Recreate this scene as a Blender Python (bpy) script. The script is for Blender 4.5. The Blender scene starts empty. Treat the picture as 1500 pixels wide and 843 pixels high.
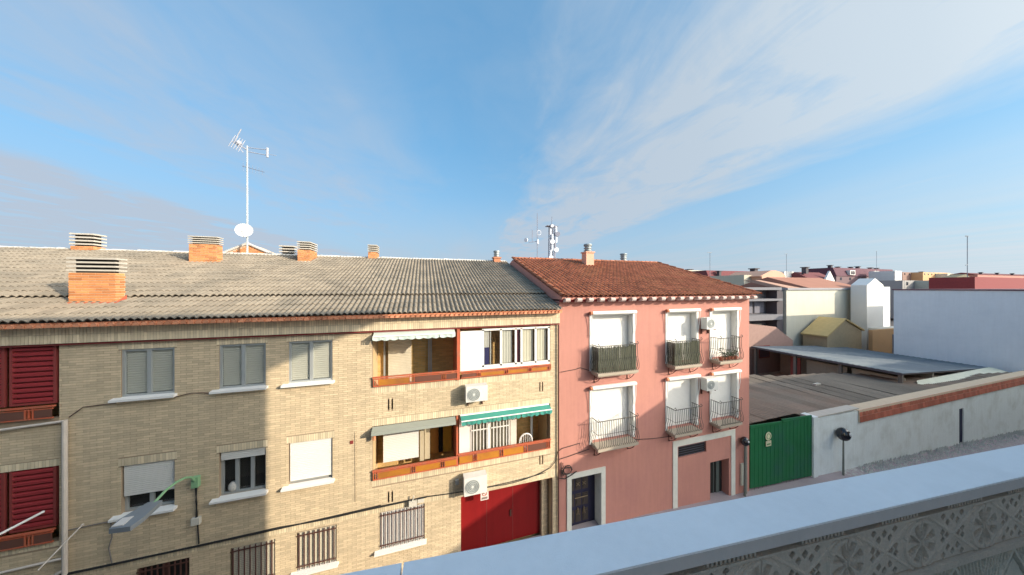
import bpy, math, random
from math import sin, cos, tan, pi, radians, sqrt, atan, atan2
from mathutils import Vector, Matrix
random.seed(7)
S = bpy.context.scene
COL = S.collection
OZ = 9.7                       # height of the viewpoint above the street
# ------------------------------------------------------------------ camera
F = 419.0; YAW = radians(17.2); CY, SY = cos(YAW), sin(YAW)
cd = bpy.data.cameras.new('camera'); cam = bpy.data.objects.new('camera', cd); COL.objects.link(cam)
cd.sensor_width = 36; cd.lens = 36 * F / 1500; cd.clip_start = .05; cd.clip_end = 6000
cam.location = (0, 0, OZ); cam.rotation_euler = (radians(90), 0, -YAW)
S.camera = cam
# ------------------------------------------------------------------ light
AZ, EL = radians(50), radians(19)          # sun stands behind the viewpoint, to the right
TS = tan(AZ); TZ = tan(EL) / cos(AZ)       # shadow shift per metre of depth
sd = bpy.data.lights.new('sun', 'SUN'); sun = bpy.data.objects.new('sun', sd); COL.objects.link(sun)
sd.energy = 2.9; sd.angle = radians(.5); sd.color = (1, .87, .68)
sv = Vector((sin(AZ) * cos(EL), -cos(AZ) * cos(EL), sin(EL)))
sun.rotation_euler = sv.to_track_quat('Z', 'Y').to_euler(); sun.location = (20, -20, 40)
S.view_settings.view_transform = 'Standard'; S.view_settings.look = 'None'
S.view_settings.exposure = .95; S.view_settings.gamma = 1
W = bpy.data.worlds.new('World'); S.world = W; W.use_nodes = True

class NT:
    def __init__(s, nt): s.nt = nt; nt.nodes.clear()
    def n(s, t, **k):
        o = s.nt.nodes.new(t)
        for a, v in k.items():
            if a.startswith('i_'): o.inputs[int(a[2:]) if a[2:].isdigit() else a[2:].replace('_', ' ')].default_value = v
            else: setattr(o, a, v)
        return o
    def l(s, a, b): s.nt.links.new(a, b)
    def math(s, op, a, b=None, c=None, clamp=False):
        o = s.n('ShaderNodeMath', operation=op); o.use_clamp = clamp
        for i, v in enumerate((a, b, c)):
            if v is None: continue
            if isinstance(v, (int, float)): o.inputs[i].default_value = v
            else: s.l(v, o.inputs[i])
        return o.outputs[0]
    def ramp(s, fac, pts, interp='LINEAR'):
        o = s.n('ShaderNodeValToRGB'); e = o.color_ramp.elements; o.color_ramp.interpolation = interp
        while len(e) < len(pts): e.new(.5)
        for q, (p, c) in zip(e, pts):
            q.position = p; q.color = c if len(c) == 4 else (*c, 1)
        s.l(fac, o.inputs[0]); return o.outputs[0]

def world():
    t = NT(W.node_tree)
    sky = t.n('ShaderNodeTexSky', sky_type='NISHITA', sun_disc=False)
    sky.sun_elevation = EL; sky.sun_rotation = pi - AZ; sky.air_density = 1.0; sky.dust_density = 2.4; sky.ozone_density = 2.2
    gm = t.n('ShaderNodeGamma'); gm.inputs[1].default_value = .45; t.l(sky.outputs[0], gm.inputs[0])
    hs = t.n('ShaderNodeMix', data_type='RGBA', blend_type='MULTIPLY'); hs.inputs[0].default_value = 1; t.l(gm.outputs[0], hs.inputs[6]); hs.inputs[7].default_value = (.83, 1.58, 2.12, 1)
    b1 = t.n('ShaderNodeBackground'); b1.inputs[1].default_value = .12; t.l(hs.outputs[2], b1.inputs[0])
    g = t.n('ShaderNodeTexCoord'); sp = t.n('ShaderNodeSeparateXYZ'); t.l(g.outputs['Generated'], sp.inputs[0])
    x, y, z = sp.outputs
    zz = t.math('MAXIMUM', z, .004)
    a = radians(10)                      # cirrus streaks run this way
    al = t.math('DIVIDE', t.math('ADD', t.math('MULTIPLY', x, sin(a)), t.math('MULTIPLY', y, cos(a))), zz)
    ac = t.math('DIVIDE', t.math('SUBTRACT', t.math('MULTIPLY', x, cos(a)), t.math('MULTIPLY', y, sin(a))), zz)
    lal = t.math('LOGARITHM', t.math('MAXIMUM', t.math('ABSOLUTE', al), .05), 2.718)
    def noise(vx, vy, sx, sy, det=6, rough=.6, dist=0, off=0):
        c = t.n('ShaderNodeCombineXYZ'); t.l(t.math('MULTIPLY', vx, sx), c.inputs[0]); t.l(t.math('MULTIPLY', vy, sy), c.inputs[1]); c.inputs[2].default_value = off
        n = t.n('ShaderNodeTexNoise'); n.inputs['Scale'].default_value = 1; n.inputs['Detail'].default_value = det; n.inputs['Roughness'].default_value = rough; n.inputs['Distortion'].default_value = dist
        t.l(c.outputs[0], n.inputs['Vector']); return n.outputs[0]
    n1 = noise(ac, al, .9, .22, 5, .55, .3, 1.3)      # broad
    n2 = noise(ac, al, 3.4, 1.25, 7, .62, .6, 4.1)     # fine streaks
    n3 = noise(ac, al, 1.5, 1.35, 7, .6, .8, 8.7)      # puffs
    # lateral position, squeezed to 0..1 with atan so that every bank has a place
    v = t.math('ADD', ac, t.math('MULTIPLY', t.math('SUBTRACT', n1, .5), 1.5))
    v = t.math('ADD', v, t.math('MULTIPLY', t.math('SUBTRACT', n2, .5), .45))
    u = t.math('ADD', t.math('MULTIPLY', t.math('ARCTANGENT', t.math('MULTIPLY', v, .5)), 1 / pi), .5)
    def U(q): return atan(q * .5) / pi + .5
    def G(k): return (k, k, k)
    band = t.ramp(u, [(0, G(.75)), (U(-5.2), G(.95)), (U(-3.8), G(.9)), (U(-3.1), G(.10)), (U(-2.3), G(.50)), (U(-1.2), G(.42)), (U(-.35), G(.05)),
                      (U(.25), G(.08)), (U(.7), G(.62)), (U(1.3), G(.92)), (U(2.2), G(.98)), (U(2.75), G(.12)), (U(3.9), G(.02)), (U(4.4), G(.42)), (U(4.9), G(.04)),
                      (U(6.0), G(.02)), (U(6.6), G(.4)), (U(7.4), G(.05)), (1, G(.25))])
    w = t.math('MULTIPLY', band, t.math('ADD', t.math('MULTIPLY', n2, 1.7), t.math('ADD', t.math('MULTIPLY', n3, 1.2), -.46)))
    w = t.math('ADD', w, t.math('MULTIPLY', t.math('SUBTRACT', n3, .5), .3))
    w = t.math('MINIMUM', t.math('MAXIMUM', w, 0), .92)
    # soft bank low over the roofs, uneven
    low = t.math('MULTIPLY', t.ramp(z, [(0, G(1)), (.07, G(.86)), (.17, G(.52)), (.30, G(.16)), (.45, G(0))]), t.math('ADD', .45, n1))
    w = t.math('MAXIMUM', w, low, clamp=True)
    # cloud colour: brightens towards the sun, raised out of view to fill the shade
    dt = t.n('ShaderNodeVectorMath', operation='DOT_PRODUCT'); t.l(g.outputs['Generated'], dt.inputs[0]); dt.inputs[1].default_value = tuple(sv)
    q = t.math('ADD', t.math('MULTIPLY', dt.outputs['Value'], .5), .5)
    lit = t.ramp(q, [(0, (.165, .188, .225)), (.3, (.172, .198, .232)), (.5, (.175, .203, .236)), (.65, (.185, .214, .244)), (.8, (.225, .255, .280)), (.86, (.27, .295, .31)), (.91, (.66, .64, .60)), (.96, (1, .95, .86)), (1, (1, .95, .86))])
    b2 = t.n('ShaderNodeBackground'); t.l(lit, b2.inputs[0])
    t.l(t.math('ADD', 1.55, t.math('MULTIPLY', t.math('MAXIMUM', t.math('SUBTRACT', q, .86), 0), 22)), b2.inputs[1])      # extra glow round the unseen sun, added as shade fill
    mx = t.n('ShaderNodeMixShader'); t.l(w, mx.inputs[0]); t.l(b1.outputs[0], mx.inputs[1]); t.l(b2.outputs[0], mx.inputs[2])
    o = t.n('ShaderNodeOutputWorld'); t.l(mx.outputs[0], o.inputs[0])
world()

# ------------------------------------------------------------------ materials
MATS = {}
def M(name, col, rough=.85, var=.14, scale=3., fine=.1, bump=0., bscale=60., metal=0., rnd=0., streak=0., alt=None, altamt=0., altscale=2., spec=.3):
    if name in MATS: return MATS[name]
    m = bpy.data.materials.new(name); m.use_nodes = True; MATS[name] = m
    t = NT(m.node_tree); pos = t.n('ShaderNodeNewGeometry').outputs['Position']
    def noise(sc, det=4, vec=None, ro=.6):
        n = t.n('ShaderNodeTexNoise'); n.inputs['Scale'].default_value = sc; n.inputs['Detail'].default_value = det; n.inputs['Roughness'].default_value = ro
        t.l(vec or pos, n.inputs['Vector']); return n.outputs[0]
    f = t.math('MULTIPLY', t.math('SUBTRACT', noise(scale), .5), 2.4 * var)
    f = t.math('ADD', f, t.math('MULTIPLY', t.math('SUBTRACT', noise(scale * 14, 3), .5), 2.4 * fine))
    if streak:
        mp = t.n('ShaderNodeMapping'); mp.inputs['Scale'].default_value = (5, 5, .35); t.l(pos, mp.inputs['Vector'])
        f = t.math('ADD', f, t.math('MULTIPLY', t.math('SUBTRACT', noise(1.3, 5, mp.outputs[0]), .5), -2 * streak))
    if rnd:
        at = t.n('ShaderNodeAttribute'); at.attribute_name = 'rnd'
        r = t.math('FRACT', t.math('ADD', at.outputs['Fac'], t.n('ShaderNodeObjectInfo').outputs['Random']))
        f = t.math('ADD', f, t.math('MULTIPLY', t.math('SUBTRACT', r, .5), 2 * rnd))
    base = t.n('ShaderNodeRGB'); base.outputs[0].default_value = (*col, 1); c = base.outputs[0]
    if alt:
        mx = t.n('ShaderNodeMix', data_type='RGBA'); 
        k = t.ramp(noise(altscale, 6), [(.5 - altamt * .3, (0, 0, 0)), (.72 - altamt * .2, (1, 1, 1))])
        t.l(k, mx.inputs[0]); t.l(c, mx.inputs[6]); mx.inputs[7].default_value = (*alt, 1); c = mx.outputs[2]
    sc = t.n('ShaderNodeVectorMath', operation='SCALE'); t.l(c, sc.inputs[0]); t.l(t.math('MAXIMUM', t.math('ADD', f, 1), .1), sc.inputs['Scale'])
    p = t.n('ShaderNodeBsdfPrincipled'); t.l(sc.outputs[0], p.inputs['Base Color'])
    p.inputs['Roughness'].default_value = rough; p.inputs['Metallic'].default_value = metal; p.inputs['Specular IOR Level'].default_value = spec
    if bump:
        b = t.n('ShaderNodeBump'); b.inputs['Strength'].default_value = bump; b.inputs['Distance'].default_value = .02
        t.l(noise(bscale, 3), b.inputs['Height']); t.l(b.outputs[0], p.inputs['Normal'])
    o = t.n('ShaderNodeOutputMaterial'); t.l(p.outputs[0], o.inputs[0]); return m

def glassmat(name, tint, mixf):
    m = bpy.data.materials.new(name); m.use_nodes = True; MATS[name] = m; t = NT(m.node_tree)
    lw = t.n('ShaderNodeLayerWeight'); lw.inputs['Blend'].default_value = .5; fr = t.math('MULTIPLY', t.math('POWER', lw.outputs['Facing'], 4), .7)
    tr = t.n('ShaderNodeBsdfTransparent'); tr.inputs[0].default_value = (*tint, 1)
    gl = t.n('ShaderNodeBsdfGlossy'); gl.inputs['Roughness'].default_value = .03
    mx = t.n('ShaderNodeMixShader'); t.l(t.math('ADD', fr, mixf, clamp=True), mx.inputs[0]); t.l(tr.outputs[0], mx.inputs[1]); t.l(gl.outputs[0], mx.inputs[2])
    o = t.n('ShaderNodeOutputMaterial'); t.l(mx.outputs[0], o.inputs[0]); return m

brick = M('cream_brick', (.63, .51, .345), .9, .09, .55, .06, .3, 90, rnd=.13, streak=.16)
brick_soldier = M('cream_brick_upright', (.71, .60, .42), .9, .08, .8, .06, .3, 90, rnd=.16, streak=.10)
mortar = M('mortar', (.36, .275, .19), .95, .15, 2, .1, streak=.12)
obrick = M('orange_brick', (.60, .24, .09), .9, .15, 3, .15, .4, 70, rnd=.30)
omortar = M('pale_mortar', (.60, .47, .34), .95, .1, 4, .1)
gtile = M('grey_roof_tile', (.285, .24, .185), .9, .12, .5, .12, .5, 60, rnd=.11, alt=(.20, .175, .14), altamt=.15, altscale=.8)
ptile = M('terracotta_tile', (.36, .13, .07), .85, .15, 1, .18, .5, 60, rnd=.26, alt=(.34, .14, .07), altamt=.1, altscale=1)
terra = M('terracotta_trim', (.58, .25, .14), .9, .15, 3, .12, rnd=.25)
conc = M('concrete', (.50, .46, .40), .9, .12, 3, .1, .3, 50)
limewash = M('lime_mortar', (.68, .64, .58), .9, .12, 4, .12, .5, 30, rnd=.12)
pink = M('pink_render', (.50, .235, .19), .92, .09, .45, .04, .3, 90, streak=.13, alt=(.45, .21, .18), altamt=.05, altscale=.5)
pinkdk = M('pink_render_weathered', (.56, .27, .22), .92, .08, .8, .05, .25, 120, streak=.12)
white = M('white_paint', (.80, .79, .76), .6, .04, 2, .02)
whitewall = M('white_render', (.76, .80, .79), .92, .09, .7, .06, .4, 60, streak=.10, alt=(.58, .60, .57), altamt=.1, altscale=.7)
bluewall = M('pale_grey_render', (.86, .88, .90), .92, .05, .25, .03, streak=.06, alt=(.74, .77, .80), altamt=.05, altscale=.25)
creamwall = M('cream_render', (.52, .49, .39), .92, .06, .5, .04, streak=.08)
shutter = M('white_shutter', (.78, .77, .74), .55, .04, 3, .03)
greysh = M('grey_shutter', (.66, .65, .61), .6, .06, 3, .03)
alu = M('aluminium', (.42, .44, .44), .45, .05, 4, .03, metal=.3)
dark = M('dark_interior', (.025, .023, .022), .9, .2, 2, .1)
iron = M('brown_iron', (.10, .045, .035), .6, .1, 5, .1)
blackiron = M('dark_ironwork', (.085, .085, .075), .55, .1, 5, .1)
redrail = M('orange_red_paint', (.55, .13, .065), .55, .12, 3, .08, alt=(.42, .15, .09), altamt=.2, altscale=6)
redlouv = M('red_louvre', (.34, .04, .045), .5, .1, 3, .06, streak=.1)
redtrim = M('dark_red_trim', (.26, .05, .045), .6, .1, 3, .05)
reddoor = M('red_door_paint', (.22, .008, .009), .55, .12, 1.2, .05, streak=.18)
amber = M('amber_panel', (.50, .20, .03), .35, .15, 1.5, .04, alt=(.30, .12, .04), altamt=.2, altscale=.9, spec=.5)
ambdark = M('brown_panel', (.16, .07, .05), .35, .15, 1.5, .04, spec=.5)
teal = M('teal_canvas', (.06, .29, .24), .85, .10, 3, .1, streak=.08)
mint = M('pale_mint_canvas', (.60, .70, .64), .85, .07, 3, .05, streak=.1)
greycass = M('grey_cassette', (.30, .32, .28), .6, .06, 3, .03)
yellow = M('yellow_paint', (.62, .38, .05), .8, .1, 2, .05)
curtain = M('beige_curtain', (.55, .47, .33), .9, .12, 5, .06)
stone = M('balcony_slab', (.42, .36, .29), .9, .12, 4, .1)
screen = M('heather_screen', (.115, .12, .085), .95, .3, 9, .35, .8, 50)
cable = M('black_cable', (.02, .02, .02), .6, .1, 5, .1)
cablegrey = M('grey_cable', (.22, .20, .18), .6, .1, 5, .1)
green = M('green_gate_paint', (.012, .135, .048), .6, .18, 1.2, .08, streak=.3, alt=(.02, .10, .07), altamt=.1, altscale=.6)
copingred = M('red_brick_coping', (.40, .12, .075), .9, .12, 2, .1, rnd=.25)
dirt = M('yard_dirt', (.46, .37, .28), .97, .25, .35, .14, .6, 6, alt=(.46, .29, .22), altamt=.2, altscale=.13)
street_m = M('asphalt', (.07, .07, .072), .95, .15, .4, .15, .3, 60)
pave = M('pavement', (.36, .30, .31), .95, .12, 1, .1)
paveslab = M('pavement_slab', (.19, .13, .15), .95, .15, 1, .1, rnd=.2)
rubble = M('grey_rubble', (.50, .50, .48), .97, .25, 1.5, .2, .8, 12)
shedroof = M('slate_grey_sheet', (.145, .175, .205), .75, .2, .5, .08, alt=(.23, .25, .25), altamt=.1, altscale=.5)
shedwall = M('dusty_block', (.30, .27, .22), .95, .15, .6, .1, streak=.1)
fargrey = M('far_grey', (.33, .32, .34), .9, .1, .5, .05)
fardark = M('far_dark', (.10, .09, .10), .9, .1, .5, .05)
maroon = M('maroon_roof', (.17, .055, .06), .9, .12, .6, .1)
brownroof = M('brown_roof', (.36, .17, .12), .9, .12, .5, .1)
salmon = M('salmon_render', (.60, .35, .25), .9, .08, .4, .05)
orange_r = M('orange_render', (.62, .38, .20), .9, .08, .4, .05)
farwhite = M('far_white', (.78, .76, .72), .9, .05, .5, .03)
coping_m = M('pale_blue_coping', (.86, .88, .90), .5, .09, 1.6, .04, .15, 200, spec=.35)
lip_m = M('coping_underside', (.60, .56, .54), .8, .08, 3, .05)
lattice = M('moulded_stone', (.58, .51, .43), .93, .16, 5, .16, .5, 90)
lattice2 = M('moulded_stone_pale', (.58, .55, .47), .93, .14, 5, .14, .5, 90)
plant_m = M('plant_leaf', (.05, .08, .03), .8, .3, 6, .2, rnd=.3)
pot_m = M('clay_pot', (.36, .12, .07), .85, .12, 4, .1)
bluedark = M('navy_cloth', (.03, .03, .10), .9, .1, 3, .05)
steel = M('galvanised_steel', (.55, .57, .58), .45, .06, 4, .04, metal=.5)
lampgreen = M('pale_green_metal', (.25, .45, .25), .5, .1, 3, .05)
lampgrey = M('grey_lamp_body', (.22, .25, .28), .4, .08, 3, .03)
lampshine = M('lamp_shine', (.68, .66, .64), .3, .03, 3, .02)  # pale tone for the shine painted on the wall lamp head
ptrim = M('cornice_red', (.30, .055, .06), .85, .1, 3, .08)
glass = glassmat('window_glass', (.93, .95, .94), .05)
gloss_black = M('gloss_black', (.012, .012, .018), .12, .05, 2, .02, spec=.8)

# ------------------------------------------------------------------ helpers
LOC = {}     # viewpoint-relative location of every root
class MB:
    def __init__(s): s.v = []; s.f = []; s.r = []; s.cur = 0.; s.sm = False
    def quad(s, a, b, c, d):
        n = len(s.v); s.v += [tuple(a), tuple(b), tuple(c), tuple(d)]; s.f.append((n, n + 1, n + 2, n + 3)); s.r.append(s.cur); return s
    def poly(s, pts):
        n = len(s.v); s.v += [tuple(p) for p in pts]; s.f.append(tuple(range(n, n + len(pts)))); s.r.append(s.cur); return s
    def mesh(s, vs, fs):
        n = len(s.v); s.v += [tuple(p) for p in vs]
        for f in fs: s.f.append(tuple(i + n for i in f)); s.r.append(s.cur)
        return s
    def box(s, x0, x1, y0, y1, z0, z1):
        if x0 > x1: x0, x1 = x1, x0
        if y0 > y1: y0, y1 = y1, y0
        if z0 > z1: z0, z1 = z1, z0
        return s.mesh([(x0, y0, z0), (x1, y0, z0), (x1, y1, z0), (x0, y1, z0), (x0, y0, z1), (x1, y0, z1), (x1, y1, z1), (x0, y1, z1)],
                      [(0, 3, 2, 1), (4, 5, 6, 7), (0, 1, 5, 4), (1, 2, 6, 5), (2, 3, 7, 6), (3, 0, 4, 7)])
    def prism(s, pts, vec):          # polygon extruded by vec
        n = len(pts); v = Vector(vec); a = [Vector(p) for p in pts]; b = [p + v for p in a]
        return s.mesh([*a, *b], [tuple(range(n))[::-1], tuple(range(n, 2 * n))] + [(i, (i + 1) % n, n + (i + 1) % n, n + i) for i in range(n)])
    def tube(s, p, q, r, n=8, r2=None):
        p, q = Vector(p), Vector(q); d = (q - p); 
        if d.length < 1e-6: return s
        d.normalize(); a = d.orthogonal().normalized(); b = d.cross(a); r2 = r if r2 is None else r2
        vs = [p + (a * cos(2 * pi * i / n) + b * sin(2 * pi * i / n)) * r for i in range(n)] + [q + (a * cos(2 * pi * i / n) + b * sin(2 * pi * i / n)) * r2 for i in range(n)]
        return s.mesh(vs, [tuple(range(n))[::-1], tuple(range(n, 2 * n))] + [(i, (i + 1) % n, n + (i + 1) % n, n + i) for i in range(n)])
    def path(s, pts, r, n=6):
        for a, b in zip(pts, pts[1:]): s.tube(a, b, r, n)
        return s
    def ball(s, c, r, n=10, sz=1.):
        vs = []; fs = []; m = n
        for j in range(1, m):
            th = pi * j / m
            for i in range(n * 2): vs.append((c[0] + r * sin(th) * cos(pi * i / n), c[1] + r * sin(th) * sin(pi * i / n), c[2] + r * sz * cos(th)))
        k = len(vs); vs += [(c[0], c[1], c[2] + r * sz), (c[0], c[1], c[2] - r * sz)]; w = 2 * n
        for j in range(m - 2):
            for i in range(w): fs.append((j * w + i, j * w + (i + 1) % w, (j + 1) * w + (i + 1) % w, (j + 1) * w + i))
        for i in range(w): fs.append((k, (i + 1) % w, i)); fs.append((k + 1, (m - 2) * w + i, (m - 2) * w + (i + 1) % w))
        return s.mesh(vs, fs)
    def data(s, name, mat, off=(0, 0, 0)):
        me = bpy.data.meshes.new(name)
        me.from_pydata([(v[0] - off[0], v[1] - off[1], v[2] - off[2]) for v in s.v], [], s.f)
        if any(s.r):
            a = me.attributes.new('rnd', 'FLOAT', 'FACE'); a.data.foreach_set('value', s.r)
        for m in (mat if isinstance(mat, (list, tuple)) else [mat]): me.materials.append(m)
        if s.sm: me.polygons.foreach_set('use_smooth', [True] * len(me.polygons))
        me.update(); return me
    def build(s, name, mat, parent=None, kind=None, label=None):
        off = LOC[parent.name] if parent else (0, 0, 0)
        o = bpy.data.objects.new(name, s.data(name, mat, off)); COL.objects.link(o)
        if parent: o.parent = parent; LOC[o.name] = off
        if kind: o['kind'] = kind
        if label: o['label'] = label
        return o
def thing(name, label, cat, loc, group=None, rz=0):
    o = bpy.data.objects.new(name, None); COL.objects.link(o); o.location = loc; o.empty_display_size = .2
    o.rotation_euler = (0, 0, rz); LOC[o.name] = tuple(loc)
    o['label'] = label; o['category'] = cat
    if group: o['group'] = group
    return o
def inst(name, me, parent, loc, rot=None):      # one piece that shares its mesh
    o = bpy.data.objects.new(name, me); COL.objects.link(o); o.parent = parent
    P = LOC[parent.name]; o.location = (loc[0] - P[0], loc[1] - P[1], loc[2] - P[2])
    if rot: o.rotation_euler = rot
    return o
def solo(mb, name, mat, label, cat, loc, group=None):
    t = thing(name + '_tmp', label, cat, loc, group); P = LOC[t.name]; bpy.data.objects.remove(t)
    o = bpy.data.objects.new(name, mb.data(name, mat, P)); COL.objects.link(o); o.location = loc
    o['label'] = label; o['category'] = cat
    if group: o['group'] = group
    return o
def rnd(): return random.random()
def px(x, y, Y=10.):             # a photograph position measured on the upright plane at depth Y -> X, Z
    p = (x - 750) / F; z = Y / (CY - p * SY); return z * (p * CY + SY), -(y - 421.5) / F * z

def holed_wall(mb, x0, x1, z0, z1, y, holes, depth):
    xs = sorted({x0, x1, *[h[0] for h in holes], *[h[1] for h in holes]}); zs = sorted({z0, z1, *[h[2] for h in holes], *[h[3] for h in holes]})
    xs = [a for a in xs if x0 <= a <= x1]; zs = [a for a in zs if z0 <= a <= z1]
    for a, b in zip(xs, xs[1:]):
        for c, d in zip(zs, zs[1:]):
            mx, mz = (a + b) / 2, (c + d) / 2
            if not any(h[0] < mx < h[1] and h[2] < mz < h[3] for h in holes):
                mb.quad((a, y, c), (b, y, c), (b, y, d), (a, y, d)); mb.quad((b, y + depth, c), (a, y + depth, c), (a, y + depth, d), (b, y + depth, d))
    for h in holes:
        a, b, c, d = max(h[0], x0), min(h[1], x1), max(h[2], z0), min(h[3], z1)
        mb.quad((a, y, c), (a, y, d), (a, y + depth, d), (a, y + depth, c)); mb.quad((b, y, d), (b, y, c), (b, y + depth, c), (b, y + depth, d))
        mb.quad((a, y, d), (b, y, d), (b, y + depth, d), (a, y + depth, d)); mb.quad((b, y, c), (a, y, c), (a, y + depth, c), (b, y + depth, c))
    mb.quad((x0, y, z0), (x0, y, z1), (x0, y + depth, z1), (x0, y + depth, z0)); mb.quad((x1, y, z1), (x1, y, z0), (x1, y + depth, z0), (x1, y + depth, z1))
    return mb
def bricks(x0, x1, z0, z1, holes, bw=.25, bh=.0625, j=.009, upright=False):
    out = []
    if upright: bw, bh = .062, min(.25, z1 - z0)
    nrow = max(1, round((z1 - z0) / bh)); bh = (z1 - z0) / nrow
    for r in range(nrow):
        za, zb = z0 + r * bh + j / 2, z0 + (r + 1) * bh - j / 2
        x = x0 - (0 if upright else (bw / 2 if r % 2 else 0))
        while x < x1:
            a, b = max(x + j / 2, x0 + .002), min(x + bw - j / 2, x1 - .002); x += bw
            if b - a < .02: continue
            segs = [(a, b)]
            for h in holes:
                if h[2] < zb - .004 and h[3] > za + .004:
                    n = []
                    for p, q in segs:
                        if h[0] >= q or h[1] <= p: n.append((p, q))
                        else:
                            if h[0] - p > .015: n.append((p, h[0]))
                            if q - h[1] > .015: n.append((h[1], q))
                    segs = n
            out += [(p, q, za, zb) for p, q in segs]
    return out
def brick_face(mb, p, q, za, zb, y, d=.007):     # a brick standing proud of the joints
    yf = y - d
    mb.cur = rnd() * .98 + .01
    mb.mesh([(p, yf, za), (q, yf, za), (q, yf, zb), (p, yf, zb), (p, y, za), (q, y, za), (q, y, zb), (p, y, zb)],
            [(0, 1, 2, 3), (0, 4, 5, 1), (1, 5, 6, 2), (2, 6, 7, 3), (3, 7, 4, 0)])

# ------------------------------------------------------------------ setting: ground
def street_z(x): return -9.7 if x < 9 else (-9.7 - .052 * (x - 9) if x < 60 else -12.35)
g = MB(); xs = [-400, -40, -10, 9, 20, 35, 60, 400]
for a, b in zip(xs, xs[1:]): g.quad((a, -60, street_z(a) - .16), (b, -60, street_z(b) - .16), (b, 9.2 if a >= -40 else 9.2, street_z(b) - .16), (a, 9.2, street_z(a) - .16))
g.build('street', street_m, kind='structure')
g = MB(); g.quad((-3000, -3000, -12.9), (3000, -3000, -12.9), (3000, 3000, -12.9), (-3000, 3000, -12.9)); g.build('ground', dirt, kind='structure')
g = MB()
for a, b in zip(xs[1:], xs[2:-1]):
    za, zb = street_z(a), street_z(b)
    g.mesh([(a, 7.6, za - .16), (b, 7.6, zb - .16), (b, 7.6, zb), (a, 7.6, za), (a, 10.4, za), (b, 10.4, zb)], [(0, 1, 2, 3), (3, 2, 5, 4)])
pv = g.build('pavement', pave, kind='structure')
sl = MB()
for i in range(26):
    a = 24 + i * 1.0; b = a + .82
    za, zb = street_z(a) + .012, street_z(b) + .012
    m = MB(); m.cur = .5; m.mesh([(a, 8.2, za), (b, 8.2, zb), (b, 8.85, zb), (a, 8.85, za), (a, 8.2, za - .02), (b, 8.2, zb - .02), (b, 8.85, zb - .02), (a, 8.85, za - .02)], [(0, 1, 2, 3), (0, 4, 5, 1), (1, 5, 6, 2), (3, 7, 4, 0)])
    o = bpy.data.objects.new('slab', m.data('slab', paveslab)); COL.objects.link(o); o.parent = pv
# rubble lying along the foot of the white wall
rb = MB()
for i in range(1500):
    x = random.uniform(22.5, 50); w = .15 + .55 * max(0, min(1, (x - 20) / 8)); y = 9.98 - abs(random.gauss(0, w)); r = random.uniform(.02, .075)
    if y < 8.95: continue
    z = street_z(x); h = r * random.uniform(.2, .5) + (.16 * max(0, 1 - (10 - y) / .9) if x > 24 else 0)
    k = 5; vs = [(x + r * cos(2 * pi * i / k + r * 40) * random.uniform(.7, 1.2), y + r * sin(2 * pi * i / k + r * 40), z) for i in range(k)] + [(x, y, z + h)]
    rb.mesh(vs, [(i, (i + 1) % k, k) for i in range(k)])
o = rb.build('rubble', rubble, kind='stuff'); o['label'] = 'grey rubble and dry earth along the foot of the white wall'; o['category'] = 'rubble'
g = MB(); n = 40      # the yard, gently uneven
random.seed(3)
def yz(x, y): return -9.75 + .10 * sin(x * .9 + y * .3) * sin(y * .7) + .05 * sin(x * 2.3 - y * 1.7)
for i in range(n):
    for k in range(16):
        a, b = 15.3 + i * .74, 15.3 + (i + 1) * .74; c, d = 10.3 + k * 1.0, 11.3 + k * 1.0
        g.quad((a, c, yz(a, c)), (b, c, yz(b, c)), (b, d, yz(b, d)), (a, d, yz(a, d)))
g.build('yard_ground', dirt, kind='structure')

# ------------------------------------------------------------------ brick apartment building
XL, XR = -16.5, 4.98
BB = thing('brick_apartment_building', 'cream brick apartment building with grey tiled roof, brick chimneys and red railed balconies', 'building', (-4, 10, -9.7))
TOPZ = (-2.83, -1.60); LOWZ = (-5.84, -4.60)
WX = [(-7.43, -6.37), (-5.43, -4.35), (-3.80, -2.66)]
holes = [(a, b, *TOPZ) for a, b in WX] + [(a, b, *LOWZ) for a, b in WX]
GW = [(-7.12, -6.06, -9.2, -7.32), (-5.17, -4.13, -8.45, -7.32), (-3.59, -2.55, -8.42, -7.29), (-1.34, .04, -8.40, -7.22)]
holes += GW
RBX = (-1.56, 4.62); LBX = (-14.6, -8.54)
BAYS = [(RBX[0], RBX[1], -3.18, -1.42), (RBX[0], RBX[1], -6.14, -4.42), (LBX[0], LBX[1], -3.20, -1.40), (LBX[0], LBX[1], -6.22, -4.37)]
holes += BAYS
GAR = (1.24, 4.72, -9.7, -7.27); holes.append(GAR)
VENTS = []
for vx, vz in ((-1.1, -3.95), (4.17, -3.92), (-1.1, -6.95), (4.17, -6.68)):
    VENTS += [(vx, vx + .05, vz, vz + .34), (vx + .11, vx + .16, vz, vz + .34)]
holes += VENTS
mb = MB(); holed_wall(mb, XL, XR, -9.9, -1.36, 10.0, holes, .16); wall = mb.build('wall', mortar, BB)
mb = MB()
mb.box(XL, XR, 11.2, 19.4, -9.9, -1.3)                       # core of the building
for a, b in ((-16.5, -14.6), (-8.54, -1.56)): mb.box(a, b, 10.3, 11.2, -9.9, -1.34)
mb.box(4.62, 4.98, 10.3, 11.2, -7.2, -1.34)
mb.box(-14.6, -8.54, 10.16, 11.2, -1.39, -1.3); mb.box(-1.56, 4.62, 10.16, 11.2, -1.39, -1.3)
for z in (-4.33, -7.2): mb.box(-14.6, -8.54, 10.17, 11.2, z, z + .25); mb.box(-1.56, 4.62, 10.17, 11.2, z, z + .25)
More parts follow.
